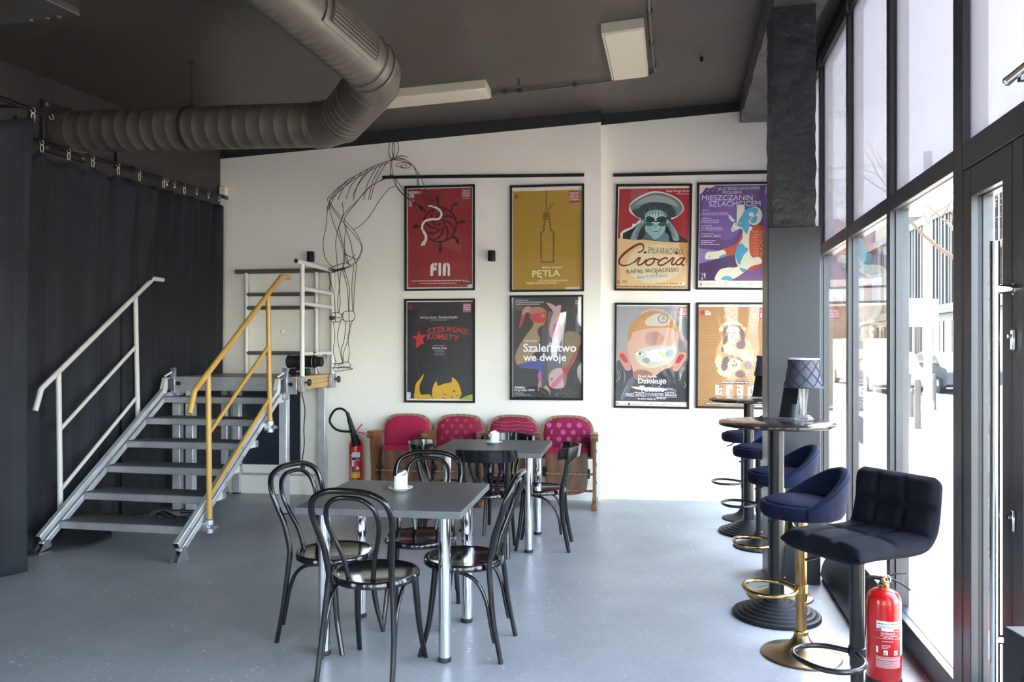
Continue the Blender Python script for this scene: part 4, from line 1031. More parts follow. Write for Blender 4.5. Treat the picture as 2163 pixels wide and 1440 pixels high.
def art_wheel(a):
    a.rect(95, 88, 930, 1330, 'e8e2da'); a.rect(112, 104, 912, 1305, '8e1f20')
    a.rect(125, 133, 287, 160, 'd9d2c8'); a.dashes(140, 142, 270, 7, '8a3a34', 3); a.rect(127, 168, 195, 262, 'cfc8bd'); a.rect(127, 272, 166, 316, 'c9c0b5')
    for i in range(5): a.rect(132 + i * 13, 205 + (i % 2) * 8, 141 + i * 13, 250 - (i % 3) * 9, '2a1416')
    for i in range(3): a.rect(133, 278 + i * 11, 160, 282 + i * 11, '7c4a44')
    a.theatre(791, 126, 893, 218); a.dashes(791, 231, 893, 5, 'd9c8c2', 9)
    K = '33090c'; cx, cy = 512, 545
    a.poly([(455, 640), (700, 700), (782, 760), (778, 890), (560, 815), (410, 735)], '8f3a34')
    for i in range(8):
        th = 2 * PI * i / 8 + .1; r0, r1 = 62, 205
        pts = []
        for k in range(9):
            q = k / 8; rr = r0 + (r1 - r0) * q; aa = th + 1.15 * q; pts.append((cx + rr * math.cos(aa), cy + rr * math.sin(aa)))
        a.line(pts, 15, K)
        pts2 = [(cx + (r0 + 30 + (r1 - r0 - 30) * k / 8) * math.cos(th + .35 + .8 * k / 8), cy + (r0 + 30 + (r1 - r0 - 30) * k / 8) * math.sin(th + .35 + .8 * k / 8)) for k in range(9)]
        a.line(pts2, 10, K)
    a.line([(cx + 208 * math.cos(q), cy + 208 * math.sin(q)) for q in [2 * PI * i / 24 for i in range(25)]], 17, K, 3)
    a.line([(cx + 62 * math.cos(q), cy + 62 * math.sin(q)) for q in [2 * PI * i / 14 for i in range(15)]], 11, K, 3)
    a.poly([(480, 540), (497, 530), (506, 515), (514, 530), (528, 540), (514, 552), (506, 566), (497, 552)], K)
    for neck, hd, hr in (([(500, 330), (492, 290), (487, 260)], (488, 225), -1.6), ([(665, 375), (668, 330), (690, 305)], (712, 298), -.3), ([(725, 530), (760, 518)], (798, 518), 0), ([(650, 705), (700, 705), (722, 730)], (735, 755), 1.1), ([(520, 760), (525, 800)], (523, 850), 1.57), ([(300, 560), (260, 560)], (215, 560), 3.14), ([(340, 380), (310, 365)], (280, 335), 3.9)):
        a.line(neck, 22, K); x, y = hd; c_, s_ = math.cos(hr), math.sin(hr)
        a.poly([(x + u * c_ - v * s_, y + u * s_ + v * c_) for u, v in ((-38, -9), (-18, -21), (4, -20), (40, -3), (40, 3), (4, 20), (-18, 21), (-38, 9))], K)
    Wt = 'dfd8ce'
    a.line([(375, 318), (430, 325), (490, 350), (532, 400), (528, 450), (490, 478), (430, 478), (365, 485), (315, 515), (296, 560), (300, 610)], 26, Wt)
    a.line([(308, 612), (322, 640), (342, 680), (340, 725), (318, 760)], 32, Wt); a.poly([(300, 745), (340, 752), (333, 790), (275, 800)], Wt)
    a.line([(760, 285), (710, 275), (690, 300)], 6, '6e4a44')
    # three stencil letters
    a.poly([(398, 1165), (398, 1060), (405, 1030), (425, 1012), (442, 1010), (442, 1062), (474, 1062), (474, 1100), (442, 1104), (432, 1104), (432, 1165)], Wt); a.rect(450, 1010, 480, 1048, Wt)
    a.rect(498, 1010, 530, 1165, Wt); a.poly([(551, 1165), (551, 1060), (558, 1030), (575, 1012), (590, 1010), (590, 1165)], Wt); a.poly([(600, 1010), (620, 1014), (636, 1032), (641, 1060), (641, 1168), (612, 1168), (612, 1060), (600, 1046)], Wt)
    for i, ch in enumerate('Sc n de B'): 
        if ch.strip(): a.text(ch, 330 + i * 42, 1136, 343 + i * 42, 1150, '4a1214', .01)
    a.line([(150, 1243), (520, 1222), (860, 1203)], 1, '8e1f20'); a.dashes(160, 1222, 855, 9, 'd8c9c2', 4); a.dashes(262, 1252, 718, 9, 'd8c9c2', 6)
    a.rect(785, 1228, 898, 1250, '2a0e10'); a.dashes(796, 1235, 890, 9, 'e8e0d8', 8); a.dashes(705, 1282, 825, 4, 'd0a9a2', 5); a.blob([(850, 1290), (885, 1275), (920, 1275), (920, 1305), (880, 1308)], 'e8e2da')
    for y in range(640, 1300, 62): a.rect(118, y, 122, y + 30, 'd0b0aa')
    for y in (260, 465, 720, 915): a.rect(905, y, 910, y + 14, 'd0b0aa')

def art_bottle(a):
    a.rect(90, 80, 950, 1340, 'd8d2c6'); a.rect(104, 130, 945, 1338, 'a67f20'); K = '6d4b12'
    a.rect(128, 175, 163, 222, '9a2c22'); a.poly([(132, 175), (140, 165), (158, 170), (162, 178)], '9a2c22'); [a.dashes(178, 175 + i * 13, 228, 4, '8a6a1c', i) for i in range(4)]
    a.rect(790, 145, 915, 283, 'a3232a'); a.theatre(796, 155, 910, 265)
    a.rect(505, 128, 519, 382, K); a.line([(537, 378), (560, 330), (598, 288)], 12, K)
    for i in range(4): a.rect(478 - i * 2 + (i == 0) * 4, 391 + i * 25, 553 + i * 5, 407 + i * 25, K)
    a.line([(496, 490), (488, 540), (480, 575), (488, 600), (480, 620), (450, 650), (447, 680), (449, 800), (452, 980), (462, 1000)], 17, K, 4)
    a.line([(550, 490), (562, 540), (565, 600), (590, 630), (602, 660), (603, 800), (600, 980), (590, 1000)], 17, K, 4); a.rect(452, 992, 602, 1008, K)
    Y = 'e6d9a8'
    a.text('MAREK HŁASKO', 466, 1050, 705, 1080, Y, .012); a.text('PĘTLA', 342, 1094, 680, 1198, Y, .02, 0, -1.5)
    a.text('REŻYSERIA SYLWESTER BIRAGA', 418, 1208, 778, 1236, Y, .012, 0, 0); a.text('PREMIERA 20 MARCA 2007 ROKU', 270, 1242, 640, 1268, Y, .012)
    a.dashes(350, 1292, 800, 5, '8a6a1c', 5); a.rect(750, 1305, 915, 1334, 'ddd6c8'); [a.dashes(762 + i * 55, 1315, 800 + i * 52, 6, '7a7266', i) for i in range(3)]
    a.poly([(490, 790), (540, 830), (520, 835)], 'b5902e'); a.line([(830, 1190), (865, 1130)], 3, 'c0a04a')

def art_hat(a):
    a.rect(100, 70, 1015, 1360, 'ded3c6'); a.poly([(130, 104), (1008, 104), (985, 800), (120, 780)], '981c24')
    a.poly([(275, 110), (470, 118), (500, 150), (270, 260)], 'a0464a')
    a.text('Teatr Druga Strefa', 700, 124, 988, 158, 'ece4dc', .012); a.dashes(832, 170, 988, 9, 'd8b8b0', 3)
    Pc = 'ddd5c8'
    a.blob([(255, 330), (275, 280), (380, 200), (540, 140), (700, 160), (850, 235), (918, 330), (905, 400), (800, 480), (640, 500), (450, 500), (330, 450), (262, 390)], Pc)
    a.poly([(400, 480), (330, 548), (305, 535), (290, 580), (190, 620), (152, 660), (152, 745), (400, 745)], Pc)
    a.blob([(265, 335), (290, 285), (400, 215), (540, 160), (690, 172), (840, 245), (908, 335), (890, 400), (820, 455), (600, 480), (420, 480), (320, 430)], '66757a')
    a.blob([(330, 300), (430, 225), (560, 190), (700, 210), (800, 260), (850, 330), (700, 290), (520, 270), (400, 300)], '8f9b9c')
    a.blob([(290, 380), (360, 350), (440, 300), (560, 275), (700, 290), (780, 330), (830, 420), (770, 470), (400, 470)], '27393d')
    a.poly([(178, 745), (185, 660), (300, 600), (420, 500), (760, 500), (860, 680), (950, 730), (985, 790), (178, 770)], '17201f')
    a.blob([(400, 480), (420, 360), (520, 310), (640, 305), (740, 350), (770, 480), (740, 560), (430, 560)], '26383b')   # hair
    a.blob([(450, 460), (470, 400), (560, 370), (650, 380), (710, 430), (705, 560), (690, 640), (620, 720), (575, 740), (520, 700), (460, 630)], '8fb0ae')
    a.blob([(480, 480), (540, 420), (640, 430), (690, 480), (670, 560), (590, 600), (500, 570)], 'a8c4be')
    for i in range(9): a.line([(430 + i * 36, 330 + abs(i - 4) * 8), (440 + i * 34, 380 + abs(i - 4) * 6), (430 + i * 38, 430 + (i % 3) * 12)], 8, '1c2c2f' if i % 2 else '4a6466')
    a.blob([(462, 470), (500, 450), (560, 470), (572, 515), (540, 540), (480, 520)], '0f2f2e'); a.blob([(600, 470), (660, 450), (715, 470), (708, 520), (640, 540), (596, 515)], '0f2f2e')
    a.blob([(452, 540), (490, 512), (550, 520), (560, 560), (510, 575), (460, 565)], '1f5a50'); a.blob([(610, 525), (660, 512), (715, 530), (700, 565), (650, 578), (612, 560)], '1f5a50')
    a.line([(450, 510), (580, 520), (715, 505)], 14, '0b1c1c'); a.ell(550, 528, 16, 7, 'e8f0ea'); a.ell(615, 530, 16, 7, 'e8f0ea')
    a.blob([(545, 560), (575, 548), (610, 562), (605, 590), (550, 592)], '7fa09e')
    a.line([(515, 605), (560, 635), (600, 635), (640, 600)], 12, '22393a'); a.line([(525, 613), (575, 632), (630, 610)], 6, 'dfe8e4'); a.line([(500, 590), (520, 640), (560, 680)], 5, '5f8080'); a.line([(655, 590), (640, 640), (600, 680)], 5, '5f8080')
    for sx in (0, 1):
        m = (lambda x: x) if not sx else (lambda x: 1150 - x)
        a.blob([(m(280), 745), (m(300), 660), (m(350), 580), (m(410), 500), (m(440), 500), (m(430), 560), (m(380), 640), (m(350), 745)], '7f9a9c')
        for i in range(3): a.line([(m(330 + i * 18), 720), (m(360 + i * 18), 620), (m(400 + i * 12), 540)], 7, '2f4a4c')
    a.poly([(470, 640), (575, 745), (530, 750), (420, 750)], '4a6466'); a.poly([(690, 640), (740, 680), (760, 770), (590, 760)], '56787c')
    # torn paper
    a.poly([(118, 722), (200, 732), (330, 745), (430, 738), (560, 755), (700, 768), (850, 776), (988, 780), (972, 1350), (102, 1350)], 'd9b886'); a.blob([(300, 900), (600, 800), (850, 900), (880, 1150), (560, 1290), (260, 1150)], 'e4cda4')
    a.blob([(870, 800), (980, 800), (972, 1050), (930, 950)], 'c39352'); a.blob([(110, 1050), (150, 1100), (160, 1300), (104, 1340)], 'c9a068')
    R = '6f1a12'
    tp = lambda q: .55 + .6 * math.sin(PI * min(1, q * 1.1 + .02))
    a.line([(445, 850), (425, 800), (370, 800), (270, 860), (170, 950), (140, 1020), (175, 1060), (260, 1055), (340, 1010)], 26, R, 8, tp)
    a.line([(445, 850), (415, 885), (370, 900)], 16, R); a.line([(330, 1025), (380, 970), (400, 975), (370, 1030), (385, 1055), (430, 1040), (480, 985)], 20, R, 8); a.ell(460, 900, 20, 14, R, -.4)
    a.line([(560, 975), (510, 985), (470, 1025), (490, 1058), (540, 1045), (575, 1000), (560, 972), (600, 985), (650, 1000)], 19, R, 8)
    a.line([(735, 985), (715, 965), (665, 985), (620, 1030), (640, 1058), (690, 1048), (760, 1000)], 20, R, 8); a.line([(750, 1010), (795, 970), (810, 975), (785, 1030), (800, 1052), (840, 1030)], 19, R, 8); a.ell(838, 905, 20, 14, R, -.4)
    a.line([(945, 970), (895, 970), (840, 1020), (850, 1052), (890, 1040), (945, 968), (905, 1030), (915, 1055), (940, 1050)], 19, R, 8)
    a.text('EMILIA KRAKOWSKA', 496, 842, 922, 922, '4b3a26', .0, 0, 3.5); a.text('RAFAŁ WOJASIŃSKI', 236, 1080, 868, 1168, '3d2f20', .0, 0, -2.6)
    a.poly([(345, 1195), (740, 1162), (745, 1200), (350, 1240)], 'd8d6d0'); a.text('reżyseria SYLWESTER BIRAGA', 358, 1176, 738, 1226, '4c4a48', .005, 0, -4)
    a.rect(118, 1245, 160, 1292, 'c6705f'); a.text('L', 128, 1252, 152, 1286, 'a02a22', .03); [a.dashes(182, 1246 + i * 14, 245, 6, '6a5236', i + 3) for i in range(3)]
    a.dashes(600, 1278, 745, 8, 'a5715a', 2); a.dashes(770, 1278, 860, 9, '6a3a34', 3); a.rect(885, 1268, 952, 1300, 'e6dad4'); a.rect(890, 1276, 908, 1292, 'b03a3a'); a.dashes(112, 1318, 955, 15, '8a6a44', 7)

def art_ram(a):
    a.rect(60, 70, 905, 1350, 'd8d0cc'); a.rect(78, 95, 905, 1255, '5a3f7c'); a.blob([(120, 300), (300, 200), (560, 300), (640, 520), (420, 760), (160, 620)], '71529a')
    a.blob([(78, 95), (250, 100), (200, 125), (150, 120), (120, 160), (78, 200)], 'd8cfc6'); [a.ell(100 + (i * 37) % 240, 110 + (i * 23) % 60, 5 + i % 4, 4 + i % 3, 'd8cfc6') for i in range(14)]
    a.poly([(78, 860), (320, 885), (420, 960), (78, 1050)], '8379b4'); a.poly([(78, 1050), (420, 955), (830, 960), (840, 1040), (460, 1250), (78, 1250)], '4a2f5e'); a.poly([(460, 1250), (830, 1050), (842, 1255)], '6e4c86')
    P = 'e2d8e0'
    a.text('20 LAT TEATRU DRUGA STREFA', 292, 118, 792, 150, P, 0, 0, -1.0); a.text('MOLIERE', 352, 162, 578, 198, P, .0); a.text('MIESZCZANIN', 104, 212, 704, 276, P); a.text('SZLACHCICEM', 188, 286, 798, 352, P)
    for i, (t, y, w) in enumerate((('TADEUSZ BOY-ŻELEŃSKI', 416, 418), ('DAVID FOULKES', 510, 312), ('SYLWESTER BIRAGA', 602, 355), ('12 MARCA 2009 R.', 700, 338))):
        a.text(t, 100, y, w, y + 26, P); a.dashes(103, y - 22, 190 + i * 18, 9, 'c9bcd6', i)
        if i < 3: a.rect(85, y + 34, w, y + 38, 'd8cce0')
    [a.dashes(100, 764 + i * 22, 280 + (i == 2) * 40 - (i == 1) * 45, 9, 'd8cce0', 11 + i) for i in range(3)]
    a.theatre(850, 118, 960, 200, 'e8dfe4', '8e2f5e')
    O, Cr, B = 'b5482a', 'e6e2c8', '4aa0c4'
    a.blob([(580, 690), (520, 800), (420, 850), (355, 870), (390, 955), (480, 940), (560, 930), (640, 1060), (480, 1110), (700, 1130), (830, 1040), (850, 660), (790, 580), (690, 600)], O)
    a.blob([(600, 640), (700, 600), (690, 760), (700, 900), (720, 970), (560, 1080), (510, 980), (530, 840), (590, 740)], Cr)
    a.blob([(820, 640), (850, 660), (840, 980), (700, 960), (670, 800), (690, 640)], 'c0562e')
    for i in range(26): a.ell(720 + (i * 41) % 110, 660 + (i * 67) % 300, 4 + i % 5, 8, 'd8b8a0', i)
    a.blob([(515, 600), (520, 420), (525, 350), (560, 332), (610, 345), (615, 400), (680, 430), (660, 560), (640, 690), (590, 640), (560, 620), (480, 660), (455, 640), (465, 600), (500, 540)], Cr)
    a.blob([(545, 520), (600, 440), (650, 420), (690, 500), (670, 600), (640, 690), (590, 620), (560, 600), (530, 590)], B)
    a.ell(735, 470, 95, 118, '2f2350', .1); a.ell(730, 470, 90, 112, Cr, .1); a.blob([(620, 400), (690, 365), (770, 385), (750, 450), (700, 480), (650, 540), (600, 500), (590, 440)], B); a.ell(690, 450, 30, 26, Cr); a.blob([(720, 480), (760, 470), (750, 540), (700, 560), (680, 520)], B)
    a.blob([(420, 455), (440, 460), (475, 500), (500, 520), (470, 540), (435, 500)], 'cfd8dc'); a.ell(565, 560, 14, 9, Cr); a.ell(565, 560, 6, 6, '2f2350'); a.line([(465, 640), (490, 640), (510, 625)], 5, '4a5a70'); a.ell(480, 612, 8, 5, '4a5a70')
    a.blob([(520, 850), (580, 800), (620, 840), (660, 880), (600, 960), (560, 1060), (520, 980)], B)
    a.blob([(150, 950), (180, 905), (240, 900), (300, 895), (360, 880), (395, 905), (395, 955), (300, 985), (200, 995), (155, 990)], Cr); a.blob([(320, 960), (390, 930), (395, 955), (330, 975)], B); a.line([(190, 975), (220, 955)], 6, '4a5a70')
    a.blob([(275, 1250), (320, 1130), (420, 1095), (520, 1090), (640, 1010), (780, 965), (820, 1040), (700, 1080), (620, 1150), (460, 1245)], Cr); a.blob([(340, 1240), (400, 1195), (470, 1215), (480, 1240), (440, 1252)], B); a.blob([(560, 1100), (620, 1110), (660, 1125), (600, 1150)], B)
    for i in range(9): a.ell(95 + (i * 29) % 60, 1160 + (i * 31) % 80, 4 + i % 7, 5 + i % 9, 'e2d8e0', i)
    a.rect(62, 1255, 905, 1348, 'd9d4cc'); a.ell(105, 1300, 10, 16, 'b03a4a'); a.dashes(150, 1285, 290, 4, 'a09aa0', 3); a.dashes(160, 1300, 280, 4, 'a09aa0', 4); a.dashes(385, 1275, 415, 5, '5a5a80', 5); a.dashes(385, 1305, 415, 5, '5a5a80', 6); a.dashes(530, 1286, 585, 8, '70707a', 7); a.dashes(640, 1294, 720, 6, '70707a', 8); a.poly([(690, 1272), (696, 1272), (694, 1292)], '40404a'); a.poly([(780, 1335), (842, 1310), (842, 1335)], 'd8c840')

def art_cat(a):
    a.rect(98, 84, 968, 1360, 'd8d4ce'); a.rect(112, 102, 962, 1330, '15161c')
    a.rect(130, 138, 180, 196, '6e1c1e'); a.poly([(135, 138), (150, 128), (175, 140)], '6e1c1e'); [a.dashes(190, 147 + i * 13, 275 - i * 10, 4, '4a3a3c', i) for i in range(4)]
    a.rect(832, 120, 940, 238, '9a2024'); a.theatre(840, 134, 935, 220); a.dashes(840, 229, 936, 4, 'd8b0b0', 4)
    a.blob([(258, 235), (330, 185), (415, 205), (385, 290), (330, 350), (290, 400), (205, 450), (230, 350)], '2d161b')
    for i in range(8): a.line([(265 + i * 16, 215 + (i % 3) * 6), (255 + i * 15, 300), (225 + i * 12, 390)], 3, '4c2228')
    a.text('Andreas Sauter / Bernhard Studlar', 278, 282, 768, 312, 'c8c6c8', .006); a.rect(345, 318, 705, 321, '8a8a90'); a.dashes(415, 331, 632, 11, '6a6a72', 3)
    RR = 'b81f26'
    st_ = []
    for i in range(10):
        r = 112 if i % 2 == 0 else 44; q = -PI / 2 - .12 + i * PI / 5; st_.append((272 + r * math.cos(q) * .9, 565 + r * math.sin(q)))
    a.poly(st_, RR); a.poly([(270, 600), (320, 620), (235, 690), (228, 640)], RR)
    x = 375
    for i, (ch, w, y, rt) in enumerate((('C', 56, 440, -12), ('Z', 55, 428, -8), ('Ξ', 48, 424, -4), ('R', 54, 416, 0), ('W', 76, 414, 4), ('O', 60, 418, 7), ('N', 60, 430, 10), ('Ξ', 62, 444, 13))):
        a.text(ch, x, y, x + w, y + 68, RR, .022, 0, rt); x += w + 7
    x = 373
    for i, (ch, w, y, rt) in enumerate((('K', 60, 512, -4), ('O', 66, 508, 0), ('M', 72, 510, 2), ('Ξ', 56, 514, 6), ('T', 58, 520, 10), ('Y', 66, 532, 14))):
        a.text(ch, x, y, x + w, y + 66, RR, .022, 0, rt); x += w + 6
    a.dashes(455, 654, 606, 9, '9a9aa2', 6); a.text('Sylwester Biraga', 438, 674, 626, 706, 'd0d0d4', .008); [a.dashes(470 - (i == 3) * 12, 712 + i * 20, 595 + (i == 3) * 12, 7, '8a8a92', 9 + i) for i in range(4)]
    a.line([(120, 590), (180, 620), (220, 740), (250, 920), (270, 1080)], 5, '3a3c44'); a.line([(250, 940), (268, 1080)], 5, '6e6a30'); a.line([(120, 960), (180, 1010), (230, 1110)], 4, '26282e'); a.line([(290, 1225), (420, 1228)], 4, '2e3038')
    Y = 'c99a1e'
    a.blob([(328, 1018), (318, 1070), (282, 1150), (275, 1210), (300, 1280), (400, 1275), (440, 1330), (220, 1332), (212, 1240), (230, 1140), (285, 1075)], Y)
    a.poly([(440, 1300), (436, 1240), (445, 1190), (470, 1130), (495, 1108), (510, 1172), (600, 1138), (690, 1122), (694, 1054), (740, 1085), (780, 1140), (805, 1210), (818, 1270), (800, 1310), (765, 1334), (450, 1334)], Y)
    rnd = random.Random(2)
    for i in range(60):
        x, y = rnd.uniform(470, 790), rnd.uniform(1160, 1325); a.line([(x, y), (x + rnd.uniform(-8, 8), y + 16)], 2, 'b3851a' if i % 2 else 'dbb03a')
    for i in range(22):
        x, y = rnd.uniform(225, 275), rnd.uniform(1150, 1320); a.line([(x, y), (x + 4, y + 18)], 2, 'b3851a')
    a.line([(415, 1272), (435, 1300), (450, 1334)], 8, '15161c'); a.ell(602, 1275, 20, 9, '2a2114', .1); a.ell(722, 1233, 17, 9, '2a2114', -.3); a.ell(598, 1272, 5, 5, 'd8d4ce'); a.poly([(680, 1300), (708, 1298), (694, 1318)], '2a1a10')
    for q in ((560, 1312, 625, 1320), (570, 1328, 622, 1326), (745, 1290, 800, 1284), (750, 1300, 790, 1302)): a.line([(q[0], q[1]), (q[2], q[3])], 3, '2a2114')
    a.poly([(790, 1342), (860, 1300), (960, 1268), (960, 1346)], '9aae3a'); a.dashes(850, 1312, 925, 6, '3a4a1c', 2); a.rect(110, 1250, 160, 1322, 'd8d8d4'); [a.dashes(120, 1262 + i * 20, 150, 6, '60606a', i) for i in range(3)]

def art_two(a):
    a.rect(105, 75, 972, 1345, '2b2829'); a.rect(98, 72, 110, 1345, '8a8a8c'); a.poly([(112, 80), (215, 78), (232, 240), (118, 235)], '474344')
    for i in range(3): a.dashes(142 + 0, 104 + i * 26, (306, 500, 456)[i], 12, 'a8a4a4', i)
    a.theatre(894, 112, 964, 166, 'cfcaca'); a.dashes(894, 176, 964, 4, 'a8a4a4', 4)
    T, R_, Bl, Pk = '8f7557', 'a8302e', '3a4488', 'a4508c'
    a.blob([(340, 205), (290, 190), (240, 220), (215, 300), (195, 400), (180, 470), (215, 430), (250, 340), (265, 285), (290, 265), (320, 270)], 'a87c62'); a.blob([(250, 300), (215, 310), (195, 400), (180, 470), (215, 430), (248, 350)], R_)
    a.blob([(325, 230), (380, 200), (470, 205), (530, 245), (540, 320), (525, 385), (500, 430), (455, 445), (420, 500), (440, 570), (455, 620), (420, 680), (400, 760), (360, 820), (520, 900), (500, 950), (300, 975), (180, 950), (135, 860), (160, 740), (230, 620), (300, 520), (360, 440), (365, 390), (330, 330)], T)
    a.blob([(325, 290), (420, 270), (535, 250), (540, 330), (520, 390), (430, 395), (350, 380)], R_); a.blob([(335, 230), (400, 205), (490, 215), (520, 260), (420, 275), (340, 290)], '9c6a50'); a.ell(485, 312, 26, 20, 'b08a74'); a.ell(482, 312, 12, 12, '34282a'); a.ell(479, 309, 4, 4, 'e8e0da'); a.line([(535, 345), (548, 372), (528, 380)], 5, '6a2a2a'); a.line([(490, 402), (515, 408)], 4, '6a2024')
    a.blob([(170, 930), (320, 890), (430, 870), (500, 900), (540, 1000), (520, 1100), (500, 1160), (440, 1160), (430, 1000), (300, 980), (220, 965)], Bl); a.blob([(430, 1030), (530, 1010), (520, 1100), (500, 1165), (445, 1165)], Pk); a.blob([(440, 1140), (500, 1150), (560, 1220), (585, 1275), (550, 1255), (480, 1215), (430, 1215)], 'a87c6a'); a.line([(430, 1170), (432, 1258)], 8, 'a87c6a'); a.line([(560, 1225), (578, 1305)], 7, 'a87c6a')
    a.poly([(555, 248), (780, 285), (740, 1150), (525, 1120)], '5a585f'); a.poly([(480, 460), (556, 420), (540, 1180), (470, 1240)], '45434a')
    a.blob([(535, 150), (600, 160), (650, 190), (690, 175), (725, 185), (712, 250), (720, 330), (700, 480), (640, 590), (590, 580), (568, 480), (600, 330), (620, 260)], 'b08a86')
    a.poly([(625, 412), (718, 415), (690, 660), (605, 640)], Pk); a.poly([(700, 430), (760, 420), (740, 600), (690, 640)], '3a3a58'); a.line([(760, 430), (745, 560), (735, 700)], 14, '98a08e'); a.line([(680, 430), (660, 520), (655, 640)], 8, 'd8cfe0'); a.line([(780, 285), (770, 420)], 14, 'b8b0a4')
    a.blob([(780, 520), (900, 515), (960, 555), (970, 640), (940, 740), (900, 860), (840, 960), (790, 1050), (750, 1060), (730, 960), (760, 700)], '7c6a4e'); a.blob([(965, 660), (930, 760), (860, 900), (800, 1020), (755, 1040), (735, 980), (800, 940), (880, 790)], R_); a.blob([(740, 1040), (790, 1050), (785, 1150), (770, 1190), (745, 1150)], '8a6050')
    a.blob([(570, 1060), (610, 1000), (680, 970), (735, 985), (745, 1100), (755, 1210), (660, 1230), (590, 1210), (562, 1160)], 'b89690'); a.blob([(590, 1190), (650, 1120), (735, 1040), (740, 1100), (640, 1215)], 'b4647c'); a.ell(600, 1112, 20, 18, '7c7080'); a.ell(600, 1112, 8, 8, '3a343e')
    a.poly([(905, 295), (980, 295), (980, 400), (950, 400), (950, 460), (980, 470), (980, 520), (900, 520)], '55565a')
    a.text('Teatro tannus', 246, 610, 412, 638, 'd8d2cf', .012); a.text('Szaleństwo', 238, 650, 912, 768, 'e6e0dc', .022); a.text('we dwoje', 238, 785, 785, 915, 'e6e0dc', .022)
    a.text('PREMIERA', 128, 1205, 264, 1232, 'd8d2cf', .015); a.text('18 grudnia 2024', 126, 1238, 382, 1272, 'd8d2cf', .015); a.dashes(126, 1285, 250, 10, 'a09a98', 7); a.dashes(126, 1308, 330, 11, 'a09a98', 8)
    rnd = random.Random(6)
    for i in range(40):
        x, y = rnd.uniform(600, 950), rnd.uniform(1230, 1320); a.ell(x, y, rnd.uniform(5, 22), rnd.uniform(3, 9), rnd.choice(['1c1a1c', '4c4a50', '8a888c', '2e2c30']), rnd.uniform(0, 3))
    for i in range(6): a.line([(880 - i * 14, 900 + i * 30), (900 - i * 16, 960 + i * 22)], 3, '56565c')

